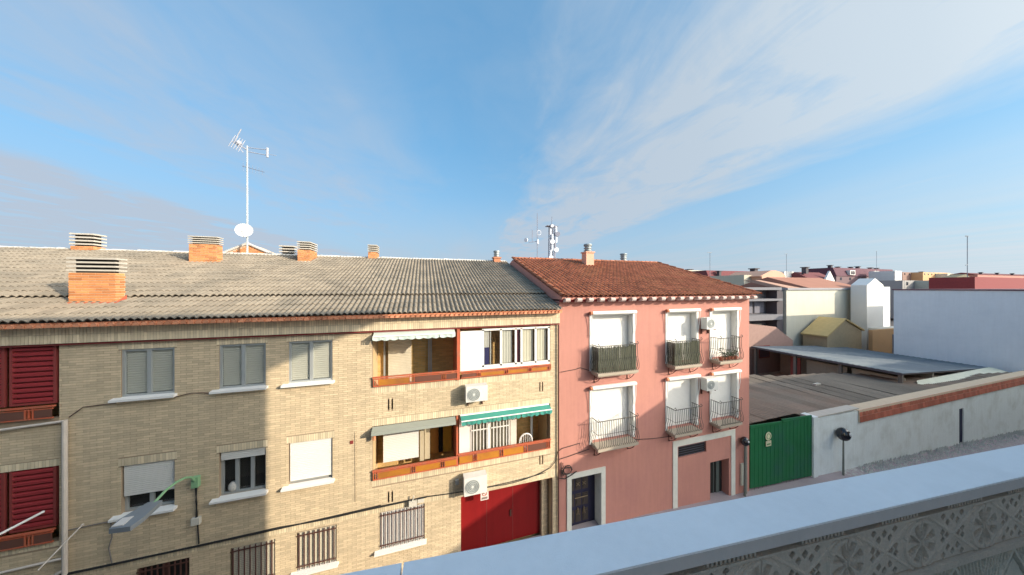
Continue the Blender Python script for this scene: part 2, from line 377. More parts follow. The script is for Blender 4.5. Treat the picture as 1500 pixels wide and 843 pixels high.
mb.box(-14.6, -8.54, 10.3, 11.2, -9.9, -7.21); mb.box(-1.56, 1.2, 10.3, 11.2, -9.9, -7.21); mb.box(1.2, 4.8, 10.6, 11.2, -9.9, -7.21); mb.quad((1.24, 10.15, -9.9), (1.24, 10.6, -9.9), (1.24, 10.6, -7.27), (1.24, 10.15, -7.27)); mb.quad((4.72, 10.15, -9.9), (4.72, 10.6, -9.9), (4.72, 10.6, -7.27), (4.72, 10.15, -7.27)); mb.quad((1.24, 10.15, -7.27), (4.72, 10.15, -7.27), (4.72, 10.6, -7.27), (1.24, 10.6, -7.27))
mb.build('inner_walls', M('inner_render', (.62, .46, .26), .95), BB)
for v in VENTS: MB().box(v[0], v[1], 10.08, 10.12, v[2], v[3]).build('vent_slot', dark, BB)
# bricks: courses with upright bands over openings
ub = []     # upright bands
for a, b in WX:
    ub += [(a - .05, b + .05, TOPZ[1], TOPZ[1] + .19), (a - .05, b + .05, LOWZ[1], LOWZ[1] + .2)]
for a, b in (RBX, LBX): ub += [(a, b, -3.38, -3.18), (a, b, -4.42 if a == RBX[0] else -4.37, -4.2), (a, b, -6.34, -6.14 if a == RBX[0] else -6.22)]
ub += [(XL, 4.9, -7.2, -7.0)]
stack = bricks(XL, XR, -9.7, -1.37, holes + ub)
up = []
for u in ub: up += bricks(*u, holes, upright=True)
def size_seen(b):
    X, Z = (b[0] + b[1]) / 2, (b[2] + b[3]) / 2; z = X * SY + 10 * CY; x = X * CY - 10 * SY
    if z < .3 or abs(x / z) > 1.79 or abs(Z / z) > 1.0: return 0
    if z < 1: return 0
    return (b[1] - b[0]) * F * 10 / z / z * (b[3] - b[2]) * F / z
stack.sort(key=size_seen, reverse=True)
shared = {}
cnt = 0
rest = MB()
for b in stack:
    if cnt < 290 and size_seen(b) > 0 and b[1] - b[0] > .2:
        k = (round(b[1] - b[0], 3), round(b[3] - b[2], 4))
        if k not in shared:
            m = MB(); brick_face(m, -k[0] / 2, k[0] / 2, -k[1] / 2, k[1] / 2, 0); m.r = [0.] * len(m.f); shared[k] = m.data('brick', brick)
        inst('brick', shared[k], wall, ((b[0] + b[1]) / 2, 10.0, (b[2] + b[3]) / 2)); cnt += 1
    else: brick_face(rest, *b, 10.0)
rest.build('brickwork', brick, wall, kind='stuff')
m = MB()
for b in up: brick_face(m, *b, 10.0)
m.build('upright_brickwork', brick_soldier, wall, kind='stuff')
# fascia of upright bricks under the eave
mb = MB(); mb.box(XL, XR - .02, 9.86, 10.3, -1.36, -.945); fas = mb.build('fascia', mortar, BB)
m = MB()
for b in bricks(XL, XR - .02, -1.36, -.93, [], upright=True): brick_face(m, *b, 9.86)
m.build('upright_brickwork', brick_soldier, fas, kind='stuff')
mb = MB(); mb.box(XL, XR - .02, 9.90, 10.1, -1.41, -1.36); mb.build('lintel_strip', redtrim, BB)
# roof
TH = atan(.31); EY, EZ = 9.60, -.86; RUN = 8.12
def roofpt(x, s, h=0, ey=EY, ez=EZ, th=TH): return (x, ey + s * cos(th) - h * sin(th), ez + s * sin(th) + h * cos(th))
rb_ = MB()
rb_.prism([(XL, EY + .05, EZ - .03), (XL, 17.35, EZ - .03 + .31 * 7.7), (XL, 25, EZ - .03 - .1), (XL, 10.0, EZ - .07)], (XR - XL, 0, 0))
roof = rb_.build('roof', conc, BB)
def wave_tile(w, l, amp, per, seg, lift, th=.018):
    """one interlocking tile: x across, y up the slope, z outwards"""
    N = per * seg; vs = []; fs = []
    for j, (yy, zz) in enumerate(((0, lift), (l, 0))):
        for i in range(N + 1):
            x = w * i / N; a = 2 * pi * (i / seg); h = amp * (1 - cos(a)) / 2
            h = amp * (max(0, (1 - cos(a)) / 2)) ** .55
            vs.append((x, yy, zz + h))
    for i in range(N + 1):
        vs.append((vs[i][0], 0, vs[i][2] - th))
    for i in range(N + 1):
        vs.append((vs[i][0], .0, -.01 if lift > .02 else -.01))
    n = N + 1
    for i in range(N):
        fs.append((i, i + 1, n + i + 1, n + i)); fs.append((2 * n + i, 2 * n + i + 1, i + 1, i))
    return vs[:3 * n], fs
TW, TL = .304, .425
tv, tf = wave_tile(TW, TL + .04, .060, 2, 8, .024)
tm = MB().mesh(tv, tf); tile_me = tm.data('roof_tile', gtile)
pieces = []
ncol = int((XR - XL) / TW); x_start = XR - ncol * TW
for r in range(19):
    s0 = r * TL + (-.0); h = .035 if r < 4 else .085
    for c in range(ncol): pieces.append((r, x_start + c * TW, s0, h))
def big(p):
    q = roofpt(p[1] + .15, p[2], p[3]); z = q[0] * SY + q[1] * CY; x = q[0] * CY - q[1] * SY
    return -1 if z < .5 or abs(x / z) > 1.79 else TW * TL / z / z * (1 if p[0] < 19 else 0)
pieces.sort(key=big, reverse=True)
rest = MB()
for i, (r, x, s0, h) in enumerate(pieces):
    jit = random.uniform(-.012, .012) - (.05 if rnd() < .03 else 0); h += random.uniform(-.002, .006)
    if i < 296:
        inst('roof_tile', tile_me, roof, roofpt(x, s0 + jit, h), (TH, 0, 0))
    else:
        rest.cur = rnd(); rest.mesh([roofpt(x + v[0], s0 + jit + v[1], h + v[2]) for v in tv], tf)
rest.build('roof_tiling', gtile, roof, kind='stuff')
mb = MB(); a_, b_ = roofpt(XL, 4 * TL - .04, .02), roofpt(XL, 4 * TL + .4, .02)
mb.prism([roofpt(XL, 4 * TL + .0, .0), roofpt(XL, 4 * TL + .0, .075), roofpt(XL, RUN, .075), roofpt(XL, RUN, .0)], (XR - XL, 0, 0)); mb.build('upper_roof_bed', M('tile_bed', (.10, .08, .06), .95), roof)
# ridge caps
rm = MB(); N = 7
for i in range(N):
    a, b = pi * i / N, pi * (i + 1) / N
    rm.quad((0, -.13 * cos(a), .10 * sin(a)), (.46, -.13 * cos(a), .085 * sin(a)), (.46, -.13 * cos(b), .085 * sin(b)), (0, -.13 * cos(b), .10 * sin(b)))
rme = rm.data('ridge_tile', limewash); yr, zr = roofpt(0, RUN, .07)[1:]
for i in range(int((XR - XL) / .42)):
    o = inst('ridge_tile', rme, roof, (XL + i * .42, yr + .02, zr - .0 + random.uniform(-.01, .012)), (random.uniform(-.05, .05), 0, random.uniform(-.02, .02)))
mb = MB(); mb.box(XL, XR, yr - .16, yr + .16, zr - .2, zr + .03); mb.build('ridge_bed', limewash, roof)
# terracotta course under the eave
mb = MB(); mb.box(XL, XR - .02, 9.66, 10.2, -.945, -.84); ec = mb.build('eave_course', terra, BB)
m = MB(); x = XL
while x < XR - .1:
    m.cur = rnd(); 
    k = 5
    for i in range(k):
        a, b = pi * i / k, pi * (i + 1) / k
        m.quad((x + .072 - .066 * cos(a), 9.575, -.945 + .095 * sin(a)), (x + .072 - .066 * cos(b), 9.575, -.945 + .095 * sin(b)), (x + .072 - .066 * cos(b), 9.70, -.945 + .095 * sin(b)), (x + .072 - .066 * cos(a), 9.70, -.945 + .095 * sin(a)))
    m.poly([(x + .072 - .066 * cos(pi * i / k), 9.58, -.945 + .095 * sin(pi * i / k)) for i in range(k + 1)])
    x += .152
m.build('eave_tile_ends', terra, ec, kind='stuff')

# windows
def window(parent, x0, x1, z0, z1, y=10.05, mull=1, sill=True, shut=0., shmat=None, behind=None, fmat=None, fw=.055, shy=None):
    fmat = fmat or alu
    f = MB(); f.box(x0, x0 + fw, y, y + .06, z0, z1); f.box(x1 - fw, x1, y, y + .06, z0, z1); f.box(x0 + fw, x1 - fw, y, y + .06, z1 - fw, z1); f.box(x0 + fw, x1 - fw, y, y + .06, z0, z0 + fw)
    for i in range(mull):
        c = x0 + (x1 - x0) * (i + 1) / (mull + 1); f.box(c - .04, c + .04, y - .005, y + .055, z0 + fw, z1 - fw)
    w = f.build('window', fmat, parent)
    MB().quad((x0 + fw, y + .03, z0 + fw), (x1 - fw, y + .03, z0 + fw), (x1 - fw, y + .03, z1 - fw), (x0 + fw, y + .03, z1 - fw)).build('pane', glass, w)
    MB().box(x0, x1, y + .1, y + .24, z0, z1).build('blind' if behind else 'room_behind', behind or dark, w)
    if sill:
        s = MB(); s.mesh([(x0 - .14, 9.86, z0 - .075), (x1 + .06, 9.86, z0 - .075), (x1 + .06, 9.86, z0 - .02), (x0 - .14, 9.86, z0 - .02), (x0 - .14, 10.06, z0 + .01), (x1 + .06, 10.06, z0 + .01), (x0 - .14, 10.0, z0 - .075), (x1 + .06, 10.0, z0 - .075)],
                         [(0, 1, 2, 3), (3, 2, 5, 4), (0, 3, 4, 6), (1, 7, 5, 2), (0, 6, 7, 1)]); s.build('sill', white, w)
    if shut: slats(w, x0 + .03, x1 - .03, z1 - (z1 - z0) * shut, z1, shy or y - .045, shmat or shutter)
    return w
def slats(parent, x0, x1, z0, z1, y, mat, h=.052, name='shutter'):
    m = MB(); n = max(1, round((z1 - z0) / h)); h = (z1 - z0) / n
    for i in range(n):
        a = z0 + i * h
        m.mesh([(x0, y + .008, a), (x1, y + .008, a), (x1, y - .006, a + h * .25), (x0, y - .006, a + h * .25), (x1, y - .004, a + h * .85), (x0, y - .004, a + h * .85), (x1, y + .008, a + h), (x0, y + .008, a + h)],
               [(0, 1, 2, 3), (3, 2, 4, 5), (5, 4, 6, 7)])
    m.quad((x1, y + .02, z0), (x0, y + .02, z0), (x0, y + .02, z1), (x1, y + .02, z1))
    return m.build(name, mat, parent)
gblind = M('grey_blind', (.52, .50, .44), .8, .05, 3, .03)
for a, b in WX:
    w = window(BB, a, b, *TOPZ, y=10.03, behind=dark); slats(w, a + .06, b - .06, TOPZ[0] + .06, TOPZ[1] - .06, 10.09, gblind, .06, 'blind')
a, b = WX[0]; w = window(BB, a, b, *LOWZ, y=10.10, shut=.66, shmat=greysh, shy=10.04)
a, b = WX[1]; w = window(BB, a, b, *LOWZ, y=10.10, mull=2, shut=.2, shmat=greysh, shy=10.04)
MB().ball((a + .25, 10.16, LOWZ[0] + .17), .12, 6, 1.2).build('cushion', M('linen', (.5, .48, .44)), w)
a, b = WX[2]; w = window(BB, a, b, *LOWZ, y=10.10, shut=.93, shy=10.04)
def bars(parent, x0, x1, z0, z1, y=9.97, n=9):
    m = MB()
    for i in range(n): m.box(x0 + (x1 - x0) * (i + .5) / n - .012, x0 + (x1 - x0) * (i + .5) / n + .012, y, y + .024, z0 + .03, z1 - .01)
    for z in (z0 + .12, z1 - .1): m.box(x0 + .005, x1 - .005, y - .008, y - .001, z, z + .035)
    return m.build('window_bars', iron, parent)
cream_blind = M('cream_blind', (.62, .57, .46), .8, .05, 3, .03)
for i, h in enumerate(GW):
    if i == 0:
        w = window(BB, *h, y=10.06, sill=False, mull=1, fmat=iron); bars(w, h[0], h[1], h[2], h[3]); continue
    w = window(BB, *h, y=10.08, fmat=white, mull=1, sill=True, shut=.97, shmat=cream_blind if i < 3 else shutter, shy=10.03)
    bars(w, h[0], h[1], h[2], h[3], n=(8, 8, 12)[i - 1])
# garage
gr = MB(); gr.box(1.24, 4.72, 10.50, 10.54, -9.7, -7.27)
gd = gr.build('garage_door', reddoor, BB)
m = MB()
for x in (2.26, 3.28): m.box(x - .008, x + .008, 10.492, 10.501, -9.7, -7.29)
m.build('leaf_joint', redtrim, gd)
m = MB(); m.box(3.16, 3.22, 10.46, 10.50, -8.75, -8.5); m.build('handle', iron, gd)
m = MB(); m.box(4.40, 4.66, 10.32, 10.495, -9.7, -7.28); pr = m.build('garage_pier', mortar, BB)
m = MB()
for b in bricks(4.40, 4.66, -9.7, -7.28, []): brick_face(m, *b, 10.32)
m.build('brickwork', brick, pr, kind='stuff')
# bays ----------------------------------------------------------------
def railing(x0, x1, zt, zb, posts, mats, y=9.93):
    f = MB()
    f.box(x0 - .02, x1 + .02, y - .02, y + .05, zt - .035, zt); f.box(x0, x1, y - .005, y + .03, zb, zb + .028); f.box(x0, x1, y - .005, y + .03, zt - .085, zt - .062)
    for p in posts:
        for d in (-.065, -.0, .065): f.box(p + d - .010, p + d + .010, y - .008, y + .033, zb + .028, zt - .035)
    r = f.build('balcony_railing', redrail, BB)
    ps = [x0 - .06] + posts + [x1 + .06]
    for i, (a, b) in enumerate(zip(ps, ps[1:])):
        MB().box(a + .08, b - .08, y + .004, y + .018, zb + .035, zt - .095).build('panel', mats[i % len(mats)], r)
    return r
railing(-1.52, 1.10, -2.84, -3.15, [-1.44, -.36, .66], [amber, amber, ambdark, ambdark])
railing(1.24, 4.60, -2.90, -3.14, [1.86, 2.86, 3.77, 4.55], [ambdark, amber, amber, amber, amber])
railing(-1.52, 1.10, -5.80, -6.11, [-1.45, -.32, .62], [amber, amber, amber])
railing(1.16, 4.60, -5.74, -6.10, [1.72, 2.68, 3.60, 4.52], [amber, amber, amber, ambdark])
railing(-14.5, -8.60, -2.86, -3.17, [-12.6, -10.8, -9.0], [ambdark])
railing(-14.5, -8.60, -5.86, -6.18, [-12.6, -10.8, -9.0], [ambdark])
for q in ((1.10, 1.20, 9.94, 11.2, -3.18, -1.41), (1.08, 1.14, 9.94, 11.2, -6.14, -4.42)): MB().box(*q).build('divider', redrail, BB)
# recess back walls in brick
for (x0, x1, z0, z1) in BAYS:
    m = MB()
    for b in bricks(x0, x1, z0 - .6, z1, []): brick_face(m, *b, 11.2)
    bw = m.build('recess_brickwork', M('ochre_brick', (.68, .45, .19), .9, .1, 2, .08, .3, 90, rnd=.15), BB, kind='stuff')
# top left balcony: shuttered window
w = window(BB, -1.36, .22, -3.5, -1.75, y=11.10, mull=1, sill=False, behind=gblind)
slats(w, -1.20, -.42, -3.5, -1.72, 11.06, M('cream_shutter', (.66, .60, .48)), .06)
MB().box(.24, .30, 11.08, 11.14, -3.7, -1.45).build('downpipe', alu, BB)
# top right balcony: white glazed enclosure
e = MB(); y = 9.98
e.box(1.22, 1.98, y, y + .03, -2.90, -1.52)
en = e.build('glazed_enclosure', white, BB)
mb = MB()
X = [1.98, 2.08, 2.62, 2.70, 2.98, 3.06, 3.84, 3.92, 4.50, 4.58]
for a in (1.98, 2.64, 3.20, 3.42, 3.98, 4.52): mb.box(a, a + .075, y, y + .045, -2.82, -1.50)
mb.box(1.98, 4.595, y, y + .045, -2.90, -2.76); mb.box(1.98, 4.595, y, y + .045, -1.54, -1.47); mb.build('window_frame', white, en)
MB().quad((2.05, y + .03, -2.76), (4.52, y + .03, -2.76), (4.52, y + .03, -1.54), (2.05, y + .03, -1.54)).build('pane', glass, en)
for i, (a, b, mt) in enumerate(((2.06, 2.26, M('linen', (.5, .48, .44))), (2.72, 3.12, gblind), (3.50, 3.94, cream_blind), (4.06, 4.48, cream_blind), (2.29, 2.33, white))):
    z0 = -2.15 if i == 0 else -2.76
    m = MB(); nn = 8
    for k in range(nn): 
        u0, u1 = a + (b - a) * k / nn, a + (b - a) * (k + 1) / nn
        m.quad((u0, y + .10 + .012 * (k % 2), z0), (u1, y + .10 + .012 * ((k + 1) % 2), z0), (u1, y + .10 + .012 * ((k + 1) % 2), -1.54), (u0, y + .10 + .012 * (k % 2), -1.54))
    m.build('curtain', mt, en)
MB().box(2.06, 2.26, y + .1, y + .13, -2.76, -2.15).build('dark_cloth', bluedark, en)
MB().box(3.28, 3.42, y + .08, y + .11, -2.76, -1.54).build('maroon_cloth', M('maroon_cloth', (.16, .05, .07)), en)
# lower left balcony
slats(BB, -1.30, -.16, -5.95, -4.62, 10.55, shutter, .055, 'roller_shutter')
m = MB(); m.box(-.12, .02, 10.56, 10.6, -6.1, -4.6); m.box(.04, .22, 10.62, 10.64, -6.1, -4.6); m.build('curtain', curtain, BB)
MB().box(.24, .52, 10.9, 10.93, -6.1, -4.5).build('orange_screen', M('orange_cloth', (.55, .25, .06)), BB)
MB().box(.70, 1.0, 10.9, 10.93, -6.1, -4.5).build('yellow_screen', yellow, BB)
MB().box(.54, .69, 10.92, 10.95, -6.1, -4.5).build('dark_gap', dark, BB)
# lower right balcony: white door with grille
m = MB(); m.box(1.22, 1.60, 10.30, 10.34, -6.2, -4.55); pnl = m.build('white_panel', white, BB)
x0, x1 = 1.62, 3.1
fr = MB(); fr.box(x0, x0 + .04, 10.30, 10.36, -6.2, -4.55); fr.box(x1 - .04, x1, 10.30, 10.36, -6.2, -4.55); fr.box(2.26, 2.36, 10.29, 10.36, -6.2, -4.55); fr.box(x0 + .04, x1 - .04, 10.30, 10.36, -4.62, -4.55)
gdr = fr.build('balcony_door', white, BB)
m = MB()
for k in range(11):
    xx = x0 + .1 + k * .125
    if abs(xx - 2.31) > .07: m.box(xx - .014, xx + .014, 10.26, 10.285, -6.15, -4.6)
m.box(x0 + .02, 2.25, 10.262, 10.283, -5.18, -5.14); m.box(2.37, x1 - .02, 10.262, 10.283, -5.18, -5.14); m.build('grille', white, gdr)
MB().box(x0 + .04, x1 - .04, 10.40, 10.42, -6.2, -4.62).build('blind', M('drab_blind', (.24, .22, .17), .8, .1, 2), gdr)
MB().box(3.12, 3.36, 10.28, 10.42, -6.2, -4.5).build('door_pier', M('white_brick', (.7, .62, .54)), BB)
MB().box(4.02, 4.10, 10.5, 10.58, -6.4, -4.43).build('post', alu, BB)
# left bay: red slatted screens
for (z0, z1) in ((-2.83, -1.41), (-5.84, -4.38)):
    for (xa, xb) in ((-14.5, -11.6), (-11.5, -9.46), (-9.38, -8.60)):
        f = MB(); 
        for a in (xa, xb - .05): f.box(a, a + .05, 10.0, 10.06, z0, z1)
        f.box(xa + .05, xb - .05, 10.0, 10.06, z0, z0 + .05)
        fr = f.build('slatted_screen', redtrim, BB)
        m = MB(); nn = 11; hh = (z1 - z0 - .05) / nn
        m.mesh([(xa + .05, .035, 0), (xb - .05, .035, 0), (xb - .05, -.02, .02), (xa + .05, -.02, .02), (xb - .05, -.025, hh * .62), (xa + .05, -.025, hh * .62), (xb - .05, .03, hh * .8), (xa + .05, .03, hh * .8)], [(0, 1, 2, 3), (3, 2, 4, 5), (5, 4, 6, 7)])
        sm = m.data('slat', redlouv)
        for k in range(nn): inst('slat', sm, fr, (0, 10.02, z0 + .05 + k * hh))
        MB().box(xa + .05, xb - .05, 10.07, 10.09, z0, z1).build('screen_back', redtrim, fr)
# downpipes
m = MB(); m.tube((-8.39, 9.93, -3.25), (-8.39, 9.93, -9.7), .045, 10); m.tube((-8.39, 9.93, -3.27), (-9.9, 9.93, -3.36), .03, 8); m.tube((-8.39, 9.93, -6.62), (-9.9, 9.93, -6.7), .028, 8); m.tube((-8.39, 9.93, -6.9), (-8.56, 9.93, -7.0), .035, 8)
m.build('downpipe', M('cream_pipe', (.62, .55, .48)), BB)
m = MB(); m.tube((4.93, 9.93, -1.42), (4.93, 9.93, -9.7), .028, 8); m.build('downpipe', iron, BB)
m = MB(); m.box(-2.18, -2.09, 9.975, 9.993, -4.87, -4.77); m.build('wall_tag', redtrim, BB)
m = MB(); m.path([(-2.04, 9.985, -4.5), (-2.03, 9.985, -6.7)], .008, 5); m.build('conduit', M('conduit', (.45, .36, .25)), BB)
# chimneys
def chimney(x0, x1, y0, dep, z0, zb, zt, ns=4, cell=True, red=False):
    m = MB(); m.box(x0 + .01, x1 - .01, y0 + .01, y0 + dep, z0 - .5, zb); c = m.build('chimney', omortar, BB)
    bs = bricks(x0, x1, z0 - .05, zb, [], bw=.26, bh=.072, j=.016)
    for b in bs:
        w = b[1] - b[0]; k = ('c', round(w, 3), round(b[3] - b[2], 4))
        if k not in shared:
            q = MB(); brick_face(q, -w / 2, w / 2, -(b[3] - b[2]) / 2, (b[3] - b[2]) / 2, 0, .014); q.r = [0.] * len(q.f); shared[k] = q.data('brick', obrick)
        inst('brick', shared[k], c, ((b[0] + b[1]) / 2, y0 + .01, (b[2] + b[3]) / 2))
    q = MB()
    for b in bricks(y0, y0 + dep, z0 - .05, zb, [], bw=.26, bh=.072, j=.016):
        for xx, s in ((x0 + .01, -1), (x1 - .01, 1)):
            q.cur = rnd(); q.box(xx - (.012 if s < 0 else .002), xx + (.012 if s > 0 else .002), b[0], b[1], b[2], b[3])
    q.build('side_brickwork', obrick, c, kind='stuff')
    h = (zt - zb) / ns
    for k in range(ns):
        zc = zb + k * h + .4 * h; o_ = .022 
        MB().box(x0 - o_, x1 + o_, y0 - o_, y0 + dep + o_, zc, zc + h * .42).build('slab', conc, c)
    MB().box(x0 + .08, x1 - .08, y0 + .08, y0 + dep - .08, zb, zt - .03).build('flue', dark, c)
    if red: 
        f = MB(); f.mesh([(x0 - .03, y0 - .04, z0 - .12), (x1 + .03, y0 - .04, z0 - .12), (x1 + .03, y0 - .03, z0 + .06), (x0 - .03, y0 - .03, z0 + .06), (x1 + .03, y0 + dep, z0 + .0), (x1 + .03, y0 + dep, z0 + .25)], [(0, 1, 2, 3), (1, 4, 5, 2)])
        f.build('flashing', M('red_sealant', (.46, .12, .07)), c)
    else: MB().box(x0 - .06, x1 + .06, y0 - .06, y0 + .05, z0 - .2, z0 + .03).build('flashing', limewash, c)
    return c
chimney(-9.05, -8.13, 10.79, .28, -.46, .40, .83, red=True)
chimney(-14.2, -13.5, 17.0, .5, 1.5, 1.76, 2.33)
chimney(-9.36, -8.43, 15.4, .36, 1.02, 1.83, 2.18)
chimney(-5.72, -5.22, 16.0, 1.0, 1.22, 1.80, 2.22)
chimney(-6.95, -6.35, 17.3, .4, 1.5, 1.6, 2.16)
chimney(-2.85, -2.43, 17.0, .9, 1.5, 1.9, 2.33)
def cowl(parent, x, y, z0, z1, z2, w, mat):
    m = MB(); m.box(x - w, x + w, y - w, y + w, z0 - .4, z1); m.box(x - w - .05, x + w + .05, y - w - .05, y + w + .05, z1 - .05, z1 + .02)
    c = m.build('chimney', mat, parent)
    m = MB(); m.tube((x, y, z1), (x, y, z2 - .06), w * .72, 14)
    for k in range(3): m.tube((x, y, z1 + .08 + k * (z2 - z1) * .28), (x, y, z1 + .11 + k * (z2 - z1) * .28), w * .95, 14)
    m.tube((x, y, z2 - .07), (x, y, z2), w * 1.0, 14, w * .9); m.build('cowl', M('zinc', (.30, .33, .34), .5, metal=.4), c)
cowl(BB, 4.30, 17.1, 1.6, 1.84, 2.26, .2, terra)
# stairhead gable behind the ridge
m = MB(); m.prism([(-9.65, 18.0, 1.3), (-7.4, 18.0, 1.3), (-7.4, 18.0, 1.64), (-8.60, 18.0, 2.22), (-9.65, 18.0, 1.66)], (0, 1.4, 0)); sh = m.build('stairhead', omortar, BB)
m = MB()
for b in bricks(-9.6, -7.45, 1.4, 2.2, [], bw=.26, bh=.072, j=.014):
    xc = (b[0] + b[1]) / 2; lim = 2.2 - abs(xc + 8.6) * (.50 if xc > -8.6 else .53)
    if b[3] < lim: brick_face(m, *b, 18.0, .01)
m.build('brickwork', obrick, sh, kind='stuff')
m = MB(); m.tube((-9.85, 17.95, 1.60), (-8.60, 17.95, 2.26), .06, 6); m.tube((-8.60, 17.95, 2.26), (-7.2, 17.95, 1.58), .06, 6); m.build('verge', limewash, sh)

# ------------------------------------------------------------------ pink house
PH = thing('pink_house', 'pink rendered house with terracotta tiled roof, white framed balcony doors and iron balconies', 'house', (10, 10, -9.9))
PX0, PX1 = 5.0, 15.32
PW = [(6.44, 8.40), (10.24, 11.90), (12.82, 14.46)]
UZ, LZ = (-3.34, -1.12), (-6.28, -4.10)
ph = [(a, b, *UZ) for a, b in PW] + [(a, b, *LZ) for a, b in PW] + [(5.52, 6.86, -10.2, -7.47), (10.86, 12.52, -7.62, -7.12), (12.76, 13.96, -10.6, -8.16)]
m = MB(); holed_wall(m, PX0, PX1, -10.7, -.52, 10.0, ph, .5); m.box(PX0, PX1, 10.5, 21.5, -10.7, -.5); m.build('wall', pink, PH)
def surround(parent, x0, x1, z0, z1, w=.14, p=.03, left=True, mat=None, sill=False):
    m = MB(); m.box(x0 - w, x0, 10 - p, 10.01, z0, z1 + w); m.box(x1, x1 + w, 10 - p, 10.01, z0, z1 + w); m.box(x0, x1, 10 - p, 10.01, z1, z1 + w)
    return m.build('surround', mat or white, parent)
for fl, (z0, z1) in enumerate((UZ, LZ)):
    for k, (a, b) in enumerate(PW):
        f = MB(); 
        for q in (a, b - .07): f.box(q, q + .07, 10.26, 10.32, z0, z1)
        f.box(a + .07, b - .07, 10.26, 10.32, z1 - .07, z1)
        d = f.build('balcony_door', white, PH)
        slats(d, a + .07, b - .07, z0 + .0, z1 - .07, 10.25, shutter, .055)
        m = MB(); e = .003
        m.box(a, a + .02, 10.0, 10.26, z0, z1); m.box(b - .02, b, 10.0, 10.26, z0, z1); m.box(a + .02, b - .02, 10.0, 10.26, z1 - .02, z1); m.build('reveal', white, d)
        m = MB(); w = .11
        m.box(a - w, a, 9.97, 10.01, z0, z1 + w); m.box(b, b + w, 9.97, 10.01, z0, z1 + w); m.box(a, b, 9.97, 10.01, z1, z1 + w); m.build('surround', white, d)
# roof of the pink house
PEY, PEZ, PTH, PRL = 9.62, -.36, atan(.32), 6.75
m = MB(); m.prism([(PX0 - .02, 9.72, PEZ - .02), (PX0 - .02, 16.0, 1.62), (PX0 - .02, 22, -.3), (PX0 - .02, 22, -.5), (PX0 - .02, 9.72, -.46)], (PX1 - PX0 + .08, 0, 0)); proof = m.build('roof', pinkdk, PH)
PTW, PTL = .215, .30
qv, qf = wave_tile(PTW, PTL + .03, .075, 1, 8, .03)
qme = MB().mesh(qv, qf).data('roof_tile', ptile)
pc = []
nc = int((PX1 + .12 - PX0 + .06) / PTW)
for r in range(22):
    for c in range(nc): pc.append((r, PX0 - .06 + c * PTW, r * PTL - .05))
def pbig(p):
    q = roofpt(p[1], p[2], .0, PEY, PEZ, PTH); z = q[0] * SY + q[1] * CY; return 1 / z / z
pc.sort(key=pbig, reverse=True); rest = MB()
for i, (r, x, s0) in enumerate(pc):
    j = random.uniform(-.012, .012); k = random.uniform(-.006, .006)
    if i < 295: inst('roof_tile', qme, proof, roofpt(x + k, s0 + j, .03, PEY, PEZ, PTH), (PTH, 0, 0))
    else: rest.cur = rnd(); rest.mesh([roofpt(x + k + v[0], s0 + j + v[1], .03 + v[2], PEY, PEZ, PTH) for v in qv], qf)
rest.build('roof_tiling', ptile, proof, kind='stuff')
rt = MB(); 
for i in range(N):
    a, b = pi * i / N, pi * (i + 1) / N
    rt.quad((0, -.11 * cos(a), .10 * sin(a)), (.36, -.10 * cos(a), .08 * sin(a)), (.36, -.10 * cos(b), .08 * sin(b)), (0, -.11 * cos(b), .10 * sin(b)))
rte = rt.data('ridge_tile', ptile); yy, zz = roofpt(0, 22 * PTL, .05, PEY, PEZ, PTH)[1:]
for i in range(30): inst('ridge_tile', rte, proof, (PX0 - .05 + i * .35, yy, zz + random.uniform(-.01, .01)))
# verge tiles down both gable edges
vg = MB()
for i in range(N):
    a, b = pi * i / N, pi * (i + 1) / N
    vg.quad((-.09 * cos(a), 0, .09 * sin(a)), (-.08 * cos(a), .33, .07 * sin(a)), (-.08 * cos(b), .33, .07 * sin(b)), (-.09 * cos(b), 0, .09 * sin(b)))
vge = vg.data('verge_tile', ptile)
for x in (PX0 - .04, PX1 + .10):
    for i in range(22): inst('verge_tile', vge, proof, roofpt(x, i * .302 - .05, .06 + .02 * (i % 2), PEY, PEZ, PTH), (PTH, 0, 0))
# cornice: rounded rafter ends with dark red between
m = MB(); m.box(PX0, PX1, 9.80, 10.0, -.55, -.38); cn = m.build('cornice', ptrim, PH)
m = MB(); prof = [(9.60, -.40), (9.56, -.44), (9.56, -.49), (9.60, -.54), (9.68, -.56), (9.80, -.565), (9.80, -.40)]
m.prism([(0, y_, z_) for y_, z_ in prof], (.20, 0, 0)); cme = m.data('rafter_end', M('cornice_white', (.58, .48, .45), .9, .15, 9, .15))
for i in range(21): inst('rafter_end', cme, cn, (PX0 + .06 + i * .497, 0, 0))
cowl(PH, 9.2, 14.7, 1.25, 2.06, 2.54, .25, M('chimney_render', (.66, .38, .27)))
cowl(PH, 14.0, 17.6, 1.3, 1.88, 2.48, .27, M('chimney_render', (.66, .38, .27)))
# ground floor
surround(PH, 5.52, 6.86, -10.2, -7.47, .20, .04, mat=M('offwhite_trim', (.66, .66, .60)))
m = MB(); m.box(5.52, 6.86, 10.42, 10.48, -10.2, -7.47); dr = m.build('front_door', M('dark_blue_door', (.022, .022, .05), .4), PH)
m = MB(); m.box(5.50, 5.525, 10.0, 10.42, -10.2, -7.47); m.box(6.855, 6.88, 10.0, 10.42, -10.2, -7.47); m.box(5.525, 6.855, 10.0, 10.42, -7.49, -7.465); m.build('reveal', M('offwhite_trim', (.66, .66, .60)), dr)
m = MB()
for x0 in (5.62, 5.94, 6.26):
    for z0 in (-8.3, -8.95, -9.6): 
        m.box(x0, x0 + .26, 10.405, 10.421, z0, z0 + .50)
        m.box(x0 + .05, x0 + .21, 10.39, 10.404, z0 + .08, z0 + .42)
m.build('door_panel', M('carved_wood', (.055, .045, .04), .5), dr)
m = MB()
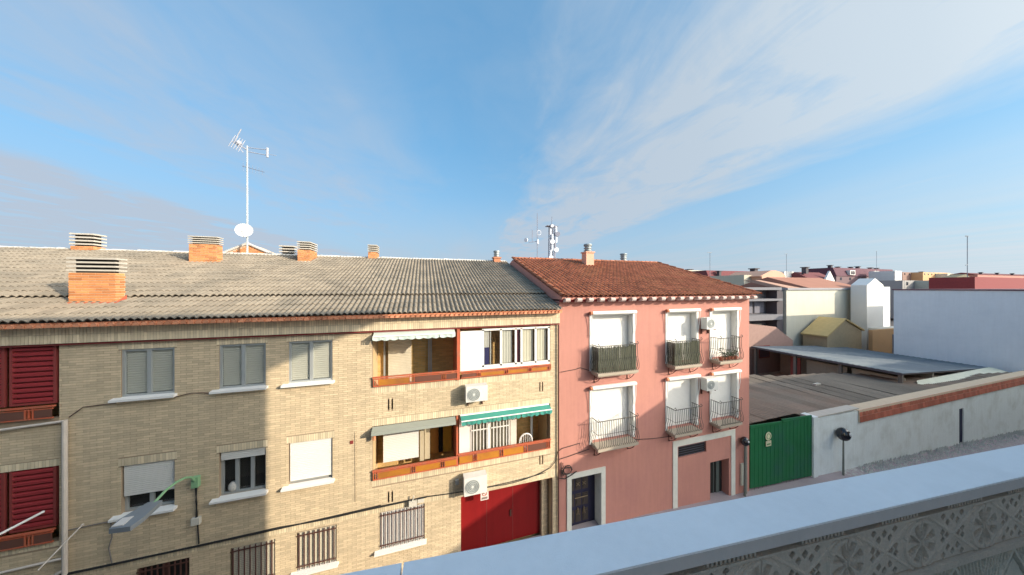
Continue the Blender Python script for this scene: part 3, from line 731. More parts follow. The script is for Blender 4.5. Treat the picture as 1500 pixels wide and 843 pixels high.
for x0 in (6.04, 6.32):
    for k in range(4):
        a = k * pi / 2 + pi / 4; m.tube((x0, 10.385, -8.05), (x0 + .09 * cos(a), 10.385, -8.05 + .09 * sin(a)), .012, 5)
    m.tube((x0, 10.385, -9.0), (x0 + .05, 10.385, -9.3), .012, 5); m.tube((x0, 10.385, -9.0), (x0 - .05, 10.385, -9.3), .012, 5)
m.box(5.9, 6.5, 10.375, 10.39, -8.62, -8.59); m.build('door_ornament', M('tarnished_brass', (.25, .19, .12), .5), dr)
surround(PH, 10.80, 14.08, -10.6, -7.08, .26, .03, mat=M('offwhite_trim', (.66, .66, .60)))
m = MB(); m.box(10.86, 12.52, 10.1, 10.14, -7.62, -7.12); vn = m.build('vent_window', dark, PH)
m = MB()
for k in range(5): m.box(10.88, 12.5, 10.05, 10.07, -7.6 + k * .1, -7.57 + k * .1)
m.build('louvre', M('dark_grey', (.06, .06, .08)), vn)
m = MB(); m.box(12.76, 13.96, 10.35, 10.4, -10.6, -8.16); dd = m.build('side_door', dark, PH)
m = MB(); m.box(13.35, 13.39, 10.32, 10.35, -10.6, -8.2); m.box(13.55, 13.75, 10.32, 10.35, -10.6, -8.3); m.build('door_leaf', M('grey_green_paint', (.10, .12, .11)), dd)
m = MB(); m.box(14.70, 14.92, 9.94, 10.0, -9.6, -8.55); m.build('meter_box', M('meter_beige', (.5, .5, .42)), PH)
m = MB(); m.tube((14.98, 9.92, -7.35), (14.98, 9.92, -10.0), .05, 8); m.build('downpipe', M('mottled_pipe', (.30, .28, .24), .8, .3, 20, .3), PH)
# balconies
def balcony(x0, x1, zb, scr=False):
    y0 = 9.50
    m = MB(); m.box(x0, x1, y0, 10.0, zb, zb + .10); m.box(x0 + .04, x1 - .04, y0 + .05, 9.99, zb - .05, zb); s = m.build('balcony', stone, PH)
    m = MB()
    def barp(x, y, ox, oy):   # pot-bellied bar
        P = [(x + ox * .02, y + oy * .02, zb + .10), (x + ox * .10, y + oy * .10, zb + .22), (x + ox * .11, y + oy * .11, zb + .38), (x + ox * .03, y + oy * .03, zb + .62), (x, y, zb + 1.14)]
        m.path(P, .010, 5)
    nb = round((x1 - x0) / .105)
    for i in range(nb + 1): barp(x0 + .03 + (x1 - x0 - .06) * i / nb, y0 + .04, 0, -1)
    for i in range(1, 5):
        barp(x0 + .03, y0 + .04 + i * .1, -1, 0); barp(x1 - .03, y0 + .04 + i * .1, 1, 0)
    for z, r in ((zb + 1.14, .016), (zb + .62, .008)):
        m.path([(x0 + .03, 9.99, z), (x0 + .03, y0 + .04, z), (x1 - .03, y0 + .04, z), (x1 - .03, 9.99, z)], r, 6)
    for x in (x0 + .03, x1 - .03):     # curled ends
        m.path([(x, y0 + .02, zb + 1.14), (x, y0 - .03, zb + 1.20), (x, y0 + .02, zb + 1.25), (x, y0 + .06, zb + 1.21)], .012, 5)
    m.build('railing', blackiron, s)
    m = MB()
    for x in (x0 + .15, x1 - .15):     # scrolled brackets below
        P = [(x, 9.98, zb - .06), (x, 9.98, zb - .36)] ; m.path(P, .014, 5)
        c = [(x, 9.98 - .02 - .38 * t_, zb - .36 + .28 * (t_ ** 1.6)) for t_ in (0, .25, .5, .75, 1)]; m.path(c, .014, 5)
        m.path([(x, 9.86 + .05 * cos(a), zb - .20 + .05 * sin(a)) for a in [k * pi / 4 for k in range(8)]], .010, 5)
        m.ball((x, 9.96, zb - .38), .03, 4)
    m.build('bracket', iron, s)
    if scr:
        m = MB()
        for i in range(60):
            a = x0 + .05 + (x1 - x0 - .1) * i / 60; b = a + (x1 - x0) / 62; yy = y0 + .075 + random.uniform(-.008, .008); zt = zb + 1.09 + random.uniform(-.04, .03)
            m.cur = rnd(); m.quad((a, yy, zb + .12), (b, yy, zb + .12), (b, yy, zt), (a, yy, zt))
        for xx in (x0 + .06, x1 - .06):
            for i in range(12):
                a = y0 + .08 + i * .034; m.cur = rnd(); m.quad((xx + random.uniform(-.006, .006), a, zb + .12), (xx, a + .032, zb + .12), (xx, a + .032, zb + 1.08), (xx, a, zb + 1.08))
        m.build('heather_screen', screen, s)
    return s
balcony(6.40, 8.28, -3.42, True); balcony(10.16, 11.66, -3.44, True); balcony(12.74, 14.12, -3.44)
balcony(6.40, 8.28, -6.33); balcony(10.16, 11.66, -6.35); balcony(12.74, 14.12, -6.35)

# awnings of the pink house (rolled up in white cassettes)
def rolled(x0, x1, z, lab):
    t = thing('rolled_awning', lab, 'awning', ((x0 + x1) / 2, 9.95, z), 'rolled awnings over the balcony doors of the pink house')
    m = MB(); m.tube((x0, 9.88, z), (x1, 9.88, z), .075, 12); m.box(x0, x1, 9.84, 9.965, z - .02, z + .07); m.build('cassette', white, t)
    m = MB(); m.tube((x0 - .10, 9.88, z), (x0 - .005, 9.88, z), .07, 10); m.build('end_gear', terra, t)
    m = MB(); m.path([(x0 - .06, 9.86, z - .05), (x0 - .03, 9.90, z - .5), (x0 - .06, 9.93, z - .95)], .016, 5); m.path([(x1 - .02, 9.86, z - .05), (x1 + .01, 9.90, z - .5), (x1 - .02, 9.93, z - .9)], .016, 5); m.build('arm', white, t)
L1 = ['above the upper left screened balcony', 'above the upper middle screened balcony', 'above the upper right balcony with flower pots', 'above the lower left balcony', 'above the lower middle balcony', 'above the lower right balcony']
for i, (a, b) in enumerate(PW + PW): rolled(a - .05, b + .08, -1.02 if i < 3 else -4.0, 'rolled white awning cassette ' + L1[i] + ' of the pink house')
# air conditioners
def aircon(x0, z0, w, h, lab, y1=9.9, d=.30, cable_=True):
    t = thing('air_conditioner', lab, 'air conditioner', (x0 + w / 2, 9.97, z0), 'outdoor air conditioners')
    y0 = y1 - d
    m = MB(); m.box(x0, x0 + w, y0, y1, z0, z0 + h); cs = m.build('casing', M('ac_white', (.70, .70, .66), .5), t)
    cx, cz, r = x0 + w * .36, z0 + h * .48, min(h * .40, w * .3)
    m = MB(); m.tube((cx, y0 - .012, cz), (cx, y0 + .001, cz), r, 20); fan = m.build('fan_guard', M('fan_grey', (.28, .31, .31), .6), t)
    m = MB()
    for k in range(5): m.tube((cx, y0 - .022, cz), (cx, y0 - .016, cz), r * (1 - k * .2), 20) if k == 4 else m.path([(cx + r * (1 - k * .22) * cos(a), y0 - .02, cz + r * (1 - k * .22) * sin(a)) for a in [q * pi / 9 for q in range(19)]], .004, 4)
    m.build('guard_rings', M('ac_white', (.70, .70, .66), .5), fan)
    m = MB()
    for xx in (x0 + .1, x0 + w - .14): m.box(xx, xx + .04, y0 + .02, 9.99, z0 - .04, z0 - .003); m.box(xx, xx + .04, y1 + .03, 9.99, z0 - .25, z0 - .04)
    m.build('bracket', iron, t)
aircon(1.36, -3.86, .74, .52, 'white air conditioner hung below the upper balcony of the brick building')
aircon(1.30, -7.00, .78, .60, 'large white air conditioner above the red garage door')
aircon(12.06, -1.87, .66, .52, 'upper air conditioner on the pink wall between two balconies')
aircon(12.06, -4.62, .66, .55, 'lower air conditioner on the pink wall between two balconies')
m = MB(); m.box(1.05, 1.16, 9.9, 9.99, -6.75, -6.60); solo(m, 'junction_box', alu, 'small grey junction box in the shadow beside the large air conditioner', 'box', (1.1, 9.97, -6.7))
# awnings of the brick building
def scalloped(name, lab, x0, x1, zt, drop, val, out, mat, case, n):
    t = thing(name, lab, 'awning', ((x0 + x1) / 2, 9.95, zt)); m = MB(); yo = 10 - out
    m.quad((x0, 9.98, zt), (x1, 9.98, zt), (x1, yo, zt - drop), (x0, yo, zt - drop))
    for i in range(n):
        a, b = x0 + (x1 - x0) * i / n, x0 + (x1 - x0) * (i + 1) / n; k = 6
        for j in range(k):
            u0, u1 = j / k, (j + 1) / k; d0, d1 = val * (.72 + .28 * sin(pi * u0)), val * (.72 + .28 * sin(pi * u1)); w0 = .015 * sin(a * 9 + u0 * 6)
            m.quad((a + (b - a) * u0, yo + w0, zt - drop), (a + (b - a) * u1, yo + w0, zt - drop), (a + (b - a) * u1, yo + w0 - .02, zt - drop - d1), (a + (b - a) * u0, yo + w0 - .02, zt - drop - d0))
    m.build('canvas', mat, t)
    m = MB(); m.tube((x0, yo, zt - drop), (x1, yo, zt - drop), .022, 8); m.tube((x0, 9.99, zt), (x1, 9.99, zt), .035, 8); m.build('front_rail', case, t)
scalloped('canvas_awning', 'pale mint scalloped awning over the upper left balcony of the brick building', -1.50, 1.02, -1.44, .09, .13, .30, mint, white, 10)
scalloped('canvas_awning', 'teal green scalloped awning over the lower right balcony of the brick building', 1.22, 4.56, -4.44, .08, .15, .30, teal, white, 14)
t = thing('closed_awning', 'closed grey metal awning cassette over the lower left balcony of the brick building', 'awning', (-.2, 9.9, -4.5))
m = MB(); m.prism([(-1.54, 9.98, -4.43), (-1.54, 9.70, -4.50), (-1.54, 9.68, -4.58), (-1.54, 9.74, -4.60), (-1.54, 9.98, -4.55)], (2.58, 0, 0)); m.build('cassette', greycass, t)
m = MB(); m.tube((-1.48, 9.85, -4.60), (-1.48, 9.85, -4.78), .05, 8); m.build('crank_gear', terra, t)
# plastic chair on the lower right balcony
t = thing('plastic_chair', 'white plastic garden chair behind the railing of the lower right balcony', 'chair', (3.75, 10.4, -6.75))
m = MB()
arc = [(3.50 + .25 - .25 * cos(a), 10.32, -5.86 + .26 * sin(a)) for a in [k * pi / 8 for k in range(9)]]
m.path(arc, .028, 6); m.path([(3.5, 10.32, -5.86), (3.47, 10.36, -6.3)], .025, 6); m.path([(4.0, 10.32, -5.86), (4.03, 10.36, -6.3)], .025, 6)
for k in range(5): m.tube((3.58 + k * .085, 10.33, -5.64 - abs(k - 2) * .02), (3.58 + k * .085, 10.36, -6.3), .014, 5)
m.build('backrest', white, t)
MB().box(3.47, 4.03, 10.36, 10.85, -6.33, -6.29).build('seat', white, t)
for x in (3.5, 4.0):
    for y in (10.4, 10.8): MB().tube((x, y, -6.33), (x, y, -6.75), .022, 6).build('leg', white, t)
# pots on the upper right balcony
for i, (x, s, h) in enumerate(((12.98, .10, .22), (13.25, .08, .10), (13.46, .09, .16), (13.66, .07, .08), (13.88, .10, .14))):
    t = thing('potted_plant', ['tall dark shrub at the left end of the upper right pink balcony', 'second pot from the left on the upper right pink balcony', 'middle clay pot with a bushy plant on the upper right pink balcony', 'smallest clay pot on the upper right pink balcony', 'clay pot with a plant at the right end of the upper right pink balcony'][i], 'potted plant', (x, 9.66, -3.34), 'pots on the upper right balcony')
    MB().tube((x, 9.66, -3.34), (x, 9.66, -3.34 + .16), s * .7, 10, s).build('pot', pot_m, t)
    m = MB()
    for k in range(70):
        a, b = rnd() * 2 * pi, rnd(); r = s * 1.2 * sqrt(rnd()); c = Vector((x + r * cos(a), 9.66 + r * sin(a), -3.18 + h * 2 * b)); d = Vector((random.uniform(-1, 1), random.uniform(-1, 1), random.uniform(-.2, 1))).normalized() * .04; e = d.orthogonal().normalized() * .018
        m.cur = rnd(); m.quad(c - d, c + e, c + d, c - e)
    m.build('leaves', plant_m, t)

# ------------------------------------------------------------------ cables, lamps and small fixtures on the facades
def sagline(p, q, sag, n=14): 
    p, q = Vector(p), Vector(q); return [p.lerp(q, i / n) - Vector((0, 0, sag * 4 * (i / n) * (1 - i / n))) for i in range(n + 1)]
def wire(name, lab, paths, r, mat):
    m = MB()
    for P in paths: m.path(P, r, 5)
    c = paths[0][0]; solo(m, name, mat, lab, 'cable', tuple(c))
wire('cable_bundle', 'thick bundle of black cables crossing the brick facade under the balconies',
     [sagline((-10.5, 9.95, -7.02), (-4.0, 9.95, -6.98), .03), sagline((-10.5, 9.94, -7.06), (-4.4, 9.94, -7.0), .01), sagline((-10.5, 9.95, -7.0), (-1.3, 9.95, -6.95), .06, 24),
      sagline((-4.0, 9.95, -6.98), (-1.3, 9.95, -6.96), .05), sagline((-2.0, 9.94, -7.0), (.1, 9.94, -6.98), .0), sagline((-2.0, 9.93, -6.97), (.1, 9.93, -6.96), .0)], .020, cable)
wire('cable_line', 'thin sagging cable from the brick facade up the pink house corner',
     [sagline((.1, 9.95, -6.98), (2.4, 9.95, -7.1), .02), sagline((2.4, 9.95, -7.1), (4.3, 9.95, -6.95), .08), [(4.3, 9.95, -6.95), (4.6, 9.95, -6.85), (4.85, 9.95, -6.6), (4.9, 9.95, -6.3)],
      sagline((.1, 9.93, -6.95), (4.4, 9.93, -6.98), .10, 20), [(4.9, 9.95, -6.3), (5.1, 9.95, -6.2), (5.9, 9.95, -6.12)], [(4.95, 9.95, -6.6), (5.4, 9.95, -6.55), (6.3, 9.95, -6.42)], [(5.05, 9.95, -3.25), (5.7, 9.95, -3.2), (5.9, 9.96, -3.15), (6.3, 9.95, -3.3)]], .012, cable)
wire('coiled_cable', 'coil of spare black cable on the pink wall above the dark front door',
     [[(5.05 + .28 + .17 * cos(a), 9.93, -7.05 + .17 * sin(a)) for a in [k * pi / 6 for k in range(14)]], [(5.3 + .22 * cos(a), 9.92, -7.08 + .13 * sin(a)) for a in [k * pi / 6 for k in range(11)]], [(4.95, 9.93, -7.3), (5.2, 9.93, -7.38), (5.5, 9.93, -7.28), (5.72, 9.93, -7.18)], [(5.05, 9.93, -6.7), (5.08, 9.93, -7.3)], [(5.12, 9.93, -6.75), (5.14, 9.93, -7.25)]], .018, cable)
wire('wall_cable', 'thin cable running along the pink wall to the white framed opening', [sagline((8.3, 9.96, -6.36), (10.6, 9.96, -6.55), .04), [(10.6, 9.95, -6.62), (10.62, 9.95, -6.75)]], .011, cable)
wire('sill_cable', 'pale cable sagging across the shaded brickwork left of the lower window', [sagline((-8.4, 9.96, -5.98), (-6.9, 9.96, -5.95), -.02), [(-7.58, 9.95, -5.95), (-7.56, 9.95, -6.35), (-7.62, 9.95, -6.6), (-7.56, 9.95, -7.0)]], .014, cablegrey)
wire('drop_cable', 'dark cable hanging down the wall below the green lamp arm', [[(-5.88, 9.96, -5.25), (-5.90, 9.96, -5.8), (-5.87, 9.96, -6.35), (-5.84, 9.96, -6.98)], [(-5.91, 9.95, -5.3), (-5.88, 9.95, -5.9), (-5.90, 9.95, -6.4)]], .016, cable)
wire('upper_cable', 'thin brown cable beside the sills of the upper windows', [[(-6.33, 9.97, -2.92), (-6.0, 9.97, -2.86), (-5.6, 9.97, -2.9)], [(-8.35, 9.97, -3.2), (-8.1, 9.97, -2.98), (-7.5, 9.97, -2.95)], [(-3.95, 9.96, -2.86), (-3.99, 9.96, -2.9)]], .010, iron)
m = MB(); m.box(-5.98, -5.80, 9.90, 9.99, -6.42, -6.24); solo(m, 'connection_box', M('box_cream', (.58, .55, .48)), 'small cream connection box on the brick wall below the lamp arm', 'box', (-5.88, 9.95, -6.4))
m = MB(); m.box(-.45, -.2, 9.86, 9.94, -7.15, -6.98); m.tube((-.35, 9.9, -6.98), (-.3, 9.86, -6.8), .02, 5); m.box(-.18, .02, 9.90, 9.98, -7.1, -6.99); solo(m, 'cable_splice', M('box_cream', (.58, .55, .48)), 'pale cable splice box above the barred window next to the garage', 'box', (-.3, 9.9, -7.1))
# street lamp on the wall
t = thing('wall_street_lamp', 'grey street lamp on a curved green arm fixed to the brick wall', 'street lamp', (-5.9, 9.95, -5.3))
m = MB(); m.box(-5.96, -5.82, 9.88, 9.99, -5.40, -5.12); P = [Vector((-5.89, 9.9, -5.22)), Vector((-5.90, 9.78, -5.04)), Vector((-5.91, 9.6, -4.94)), Vector((-5.93, 9.35, -4.89)), Vector((-5.96, 9.1, -4.91)), Vector((-5.99, 8.80, -5.02))]; m.path(P, .028, 8); m.build('arm', lampgreen, t)
m = MB(); v = [(-6.12, 8.85, -4.99), (-5.86, 8.85, -4.99), (-6.25, 8.35, -4.98), (-5.80, 8.30, -4.98), (-6.22, 8.12, -5.0), (-5.86, 8.08, -5.0)]
w_ = [(a, b, c - .10) for a, b, c in v]
m.mesh(v + w_, [(0, 1, 3, 2), (2, 3, 5, 4), (7, 6, 8, 9), (9, 8, 10, 11), (0, 6, 7, 1), (1, 7, 9, 3), (3, 9, 11, 5), (5, 11, 10, 4), (4, 10, 8, 2), (2, 8, 6, 0)]); m.build('lamp_head', lampgrey, t)
m = MB(); m.box(-6.20, -6.02, 8.14, 8.38, -4.99, -4.97); m.build('painted_shine', lampshine, t)  # lighter reflection on the head's top, painted as a pale patch
# poles reaching out of the wall
for i, (p, q, lab) in enumerate((((-8.78, 9.95, -5.42), (-8.95, 9.0, -5.42), 'white metal arm sticking out in front of the lower red slatted screen'), ((-8.10, 9.95, -5.90), (-8.20, 9.2, -6.3), 'thin pale clothes pole sticking out of the brickwork beside the downpipe'))):
    m = MB(); m.tube(p, q, .026 if i == 0 else .014, 8); m.ball(p, .03, 4); solo(m, 'wall_pole', M('cream_pipe', (.62, .55, .48)) if i else white, lab, 'pole', p)
# no-parking plate on the garage
t = thing('garage_sign', 'small white no parking plate on the top edge of the red garage door', 'sign', (2.1, 10.08, -7.45))
MB().box(1.95, 2.24, 10.09, 10.10, -7.62, -7.28).build('plate', M('sign_white', (.78, .70, .66)), t)
m = MB(); m.path([(2.095 + .075 * cos(a), 10.086, -7.39 + .075 * sin(a)) for a in [k * pi / 10 for k in range(21)]], .012, 5); m.tube((2.045, 10.086, -7.34), (2.145, 10.086, -7.44), .008, 5); m.build('ring', M('sign_red', (.5, .13, .1)), t)
m = MB(); m.box(1.99, 2.20, 10.082, 10.089, -7.585, -7.51); m.build('text_bar', M('sign_text', (.25, .2, .18)), t)

# ------------------------------------------------------------------ gate, white wall, lamps at the right
t = thing('green_gate', 'double leaf green metal gate between the pink house and the white wall', 'gate', (17.7, 10, -10.1))
for a, b in ((15.40, 17.72), (17.74, 20.1)):
    za, zb = street_z(a) + .12, street_z(b) + .08
    lf = MB().mesh([(a, 10.0, za), (b, 10.0, zb), (b, 10.0, -6.92), (a, 10.0, -6.82), (a, 10.05, za), (b, 10.05, zb), (b, 10.05, -6.92), (a, 10.05, -6.82)], [(0, 1, 2, 3), (5, 4, 7, 6), (3, 2, 6, 7), (0, 3, 7, 4), (1, 5, 6, 2)]).build('gate_leaf', green, t)
    m = MB()
    k = a + .28
    while k < b - .1: m.box(k, k + .012, 9.992, 9.999, zb + .02, -6.95); k += .29
    m.box(a + .02, b - .02, 9.985, 9.998, -6.99, -6.94)
    m.build('sheet_seams', green, lf, kind='stuff')
m = MB(); m.tube((16.62, 9.95, -7.50), (16.62, 9.965, -7.50), .21, 16); sgn = thing('gate_sign', 'pale yellow two part no parking sign on the green gate', 'sign', (16.6, 9.96, -7.7))
m.build('disc', M('sign_cream', (.66, .64, .42)), sgn); MB().box(16.44, 16.82, 9.95, 9.965, -8.0, -7.74).build('plate', M('sign_yellow', (.60, .56, .38)), sgn)
m = MB(); m.path([(16.62 + .13 * cos(a), 9.945, -7.50 + .13 * sin(a)) for a in [k * pi / 8 for k in range(17)]], .012, 5); m.box(16.5, 16.76, 9.942, 9.949, -7.93, -7.86); m.build('marks', M('sign_green', (.12, .25, .12)), sgn)
t = thing('white_street_wall', 'long white rendered street wall with red brick coping right of the green gate', 'wall', (33, 10.1, -11))
m = MB(); x1 = 58.0
hole = (36.3, 36.95, -10.9, -8.62)
pts = [20.1, 24.3]
m.mesh([(20.15, 10, -11), (24.3, 10, -11), (24.3, 10, -7.22), (20.15, 10, -7.10), (20.15, 10.4, -11), (24.3, 10.4, -11), (24.3, 10.4, -7.22), (20.15, 10.4, -7.10)], [(0, 1, 2, 3), (3, 2, 6, 7), (0, 3, 7, 4), (5, 4, 7, 6), (1, 5, 6, 2)])
holed_wall(m, 24.3, x1, -12.5, -7.86, 10.0, [(hole[0], hole[1], -12.4, hole[3])], .3); m.build('wall_panel', whitewall, t)
MB().box(20.12, 20.5, 9.93, 10.5, -11, -7.02).build('gate_pier', whitewall, t)
m = MB(); m.box(20.15, 24.28, 9.96, 10.45, -7.10, -7.04); m.build('cap', conc, t)
m = MB(); m.prism([(24.3, 9.93, -7.88), (24.3, 9.96, -7.20), (24.3, 10.5, -7.12), (24.3, 10.5, -7.88)], (x1 - 24.3, 0, 0)); cop = m.build('coping_bed', omortar, t)
q = MB(); q.mesh([(0, 0, 0), (.285, 0, 0), (.285, .03, .33), (0, .03, .33), (0, .04, 0), (.285, .04, 0), (.285, .06, .33), (0, .06, .33)], [(0, 1, 2, 3), (3, 2, 6, 7), (0, 3, 7, 4), (1, 5, 6, 2)]); cb = q.data('coping_brick', copingred)
for r in range(2):
    for i in range(90): inst('coping_brick', cb, cop, (24.32 + i * .30 + random.uniform(-.005, .005), 9.905 + .03 * r, -7.87 + .345 * r))
MB().box(hole[0], hole[1], 10.06, 10.1, -12.4, hole[3]).build('narrow_door', M('blue_black_door', (.02, .025, .06)), t)
def round_lamp(x, y, z0, z1, r, lab, pole=True):
    t = thing('globe_lamp', lab, 'lamp', (x, y, z0))
    MB().tube((x, y, z0), (x, y, z1 - r), .05, 8, .035).build('pole', M('pole_grey', (.16, .17, .15), .6), t)
    b = MB(); b.ball((x, y, z1), r * .82, 10, 1.2); b.sm = True; b.build('globe', gloss_black, t)
    h = MB(); h.ball((x + r * .02, y - r * .62, z1 + r * .22), r * .27, 8); h.sm = True; h.build('painted_shine', M('glint_white', (.6, .62, .62), .3), t)  # small bright ball stands in for the glint on the black globe
round_lamp(22.2, 9.7, street_z(22.2), -8.12, .36, 'round black globe lamp on a thin post before the white wall')
round_lamp(14.72, 9.80, -10.0, -7.38, .22, 'round blue grey globe lamp at the corner of the pink house')

# ------------------------------------------------------------------ yard
t = thing('yard_shed', 'open shed with a dark slate grey corrugated roof at the back of the yard', 'shed', (39, 17, -9.8))
m = MB(); n = 60
def sr(x, y): return -6.50 - (x - 34.6) * .054
ys = [11.9 + (22.4 - 11.9) * i / n for i in range(n + 1)]
for i in range(n):
    a, b = ys[i], ys[i + 1]; ha, hb = .035 * (i % 2), .035 * ((i + 1) % 2)
    m.quad((34.6, a, sr(34.6, a) + ha), (34.6, b, sr(34.6, b) + hb), (49.3, b, sr(49.3, b) + hb), (49.3, a, sr(49.3, a) + ha))
m.build('corrugated_sheet', shedroof, t)
m = MB(); m.mesh([(34.62, 11.95, -6.62), (48.5, 11.95, -7.38), (48.5, 22.35, -7.38), (34.62, 22.35, -6.62), (34.62, 11.95, -6.53), (48.5, 11.95, -7.29), (48.5, 22.35, -7.29), (34.62, 22.35, -6.53)], [(0, 3, 2, 1), (4, 5, 6, 7), (0, 1, 5, 4), (1, 2, 6, 5), (2, 3, 7, 6), (3, 0, 4, 7)]); m.box(34.55, 34.62, 11.9, 22.4, -6.66, -6.50); m.build('roof_frame', fardark, t)
for y in (12.1, 15.4, 18.6, 22.1): MB().box(34.75, 34.95, y - .1, y + .1, -9.85, -6.62).build('post', M('shed_post', (.16, .14, .12)), t)
m = MB(); m.box(39.2, 39.4, 12, 22.3, -9.9, -6.90); m.build('back_wall', shedwall, t)
for i, (y0, y1, mt) in enumerate(((12.3, 15.2, M('cream_sheet', (.42, .40, .33))), (15.5, 18.3, shedwall), (18.8, 19.6, M('red_sheet', (.25, .06, .05))))):
    MB().box(36.0, 36.1, y0, y1, -9.85, -7.1).build('partition', mt, t)
t = thing('low_warehouse', 'low warehouse with a streaky brown fibre sheet roof behind the green gate', 'warehouse', (26, 13, -9.8))
fibre = M('brown_fibre_sheet', (.20, .165, .13), .95, .28, .6, .18, .5, 10, rnd=.12, alt=(.27, .17, .12), altamt=.15, altscale=.16)
back = [(15.34, 17.4), (25.5, 17.4), (28.6, 15.9), (33.8, 15.3), (36.7, 14.1), (42, 11.8), (48.5, 10.8)]
def yb_(x):
    for (a, c), (b, d) in zip(back, back[1:]):
        if a <= x <= b: return c + (d - c) * (x - a) / (b - a)
    return 10.8
random.seed(5)
def zr_(x, y): return -7.30 + .05 * sin(x * .5 + y * .4) + (.28 if x < 20.3 else 0) * max(0, 1 - (y - 10.3) / 4)
x = 15.36; k = 0
while x < 48.4:
    w = 1.02; x2 = min(x + w, 48.5); m = MB(); nn = 8; dz = random.uniform(-.006, .008); y1 = min(yb_(x), yb_(x2)); y0 = 10.5
    rows = max(1, int((y1 - y0) / 2.4 + .5))
    for r in range(rows):
        ya, yb2 = y0 + (y1 - y0) * r / rows, y0 + (y1 - y0) * (r + 1) / rows + .04; dd = random.uniform(-.004, .006) - .012 * r
        for i in range(nn):
            a, b = x + (x2 - x) * i / nn, x + (x2 - x) * (i + 1) / nn; ha, hb = .022 * (i % 2), .022 * ((i + 1) % 2)
            m.cur = .5; m.quad((a, ya, zr_(x, ya) + dz + dd + ha), (b, ya, zr_(x, ya) + dz + dd + hb), (b, yb2, zr_(x, yb2) + dz + dd + hb), (a, yb2, zr_(x, yb2) + dz + dd + ha))
    m.r = []; m.r = [rnd()] * len(m.f)
    m.build('roof_sheet', fibre, t); x += w; k += 1
m = MB()
for (a, c), (b, d) in zip(back, back[1:]): m.quad((a, c - .1, -9.9), (b, d - .1, -9.9), (b, d - .1, -7.42), (a, c - .1, -7.42))
m.build('rear_wall', shedwall, t)
for (x, y, w, l, hh) in ((18.6, 15.2, .5, .5, .5), (27.8, 13.6, .6, .2, .08)):
    MB().box(x, x + w, y, y + l, -7.36, -7.25 + hh).build('roof_patch', conc, t)
t = thing('lean_to', 'small low lean-to with a pale cream roof behind the brick coping', 'shed', (40, 11, -9.8))
m = MB(); m.prism([(33.2, 10.55, -7.75), (48.5, 10.55, -7.45), (48.5, 11.8, -7.1), (36.2, 11.8, -7.15)], (0, 0, -.15)); m.build('roof', M('cream_roof', (.70, .68, .54)), t)
m = MB(); m.box(36.4, 43.5, 10.6, 11.7, -9.9, -8.0); m.build('wall', shedwall, t)
t = thing('blank_grey_building', 'large windowless pale blue grey building at the right edge', 'building', (60, 13, -11))
m = MB(); m.box(49.3, 80, 10.32, 17.6, -12.5, -.29); m.build('wall', bluewall, t)
m = MB(); m.box(49.22, 80, 10.28, 17.7, -.29, -.17); m.build('parapet_cap', M('cap_maroon', (.18, .10, .12)), t)

# ------------------------------------------------------------------ houses behind the yard
def roof_gable(m, x0, x1, y0, y1, z, h, o=.15): m.prism([(x0 - o, y0 - o, z), (x0 - o, (y0 + y1) / 2, z + h), (x0 - o, y1 + o, z)], (x1 - x0 + 2 * o, 0, 0))
def wins(parent, y, spots, mat=None, name='window', fm=None):
    for (a, b, c, d) in spots:
        f = MB(); f.box(a, b, y - .04, y + .02, c, d); w = f.build(name, fm or white, parent)
        MB().box(a + .1, b - .1, y - .06, y - .045, c + .1, d - .1).build('pane', mat or M('far_pane', (.04, .045, .06), .2), w)
# cream block
a0, _ = px(1152, 425, 24); a1, _ = px(1262, 425, 24)
t = thing('cream_block', 'broad cream rendered block with a brown tiled roof behind the shed', 'building', ((a0 + a1) / 2, 26, -10))
MB().box(a0, a1, 24, 33, -10.5, -.30).build('wall', M('pale_cream_render', (.60, .58, .49), .92, .07, .5, .04, streak=.12), t)
m = MB(); m.box(a0 - .1, a1 + .1, 23.8, 33, -.30, -.05); m.build('eave', fargrey, t)
m = MB(); m.prism([(a0 + 4, 23.8, -.05), (a0 + 4, 28.5, 1.5), (a0 + 4, 33.2, -.05)], (a1 - a0 - 4, 0, 0)); m.build('roof', brownroof, t)
m = MB(); m.prism([(a0 - .1, 23.8, -.05), (a0 + 2.4, 23.8, -.05), (a0 + 1, 27.5, 1.0), (a0 - .1, 27.5, 1.0)], (0, 1.5, 0)); m.build('side_roof', M('pale_salmon_tile', (.50, .30, .22)), t)
# white gable tower
a0, _ = px(1270, 425, 22.0); a1, _ = px(1294, 425, 22.0)
t = thing('white_gable_house', 'narrow bright white house with a pointed gable left of the blank building', 'house', ((a0 + a1) / 2, 24, -10))
m = MB(); m.prism([(a0, 22, -10), (a1, 22, -10), (a1, 22, px(1294, 418, 22)[1]), ((a0 + a1) / 2, 22, px(1282, 408, 22)[1]), (a0, 22, px(1270, 418, 22)[1])], (0, 1.5, 0)); m.build('wall', farwhite, t)
m = MB(); m.box(a0 + .3, a1 + 7, 21.0, 22.0, -10, px(1290, 482, 21)[1]); m.build('terrace', M('terrace_white', (.7, .66, .58)), t)
wins(t, 21.0, [(a1 + .5, a1 + 3, -8.5, -6.5)], bluedark)
t = thing('grey_rear_block', 'grey block with dark windows between the white gable and the blank building', 'building', (a1 + 5, 28, -10))
MB().box(a1 + .2, a1 + 14, 26.5, 33, -10, .1).build('wall', bluewall, t)
wins(t, 26.5, [(a1 + 1, a1 + 4, -5.6, -2.8), (a1 + 1, a1 + 4, -1.6, -.3)], M('maroon_pane', (.12, .07, .09), .3))
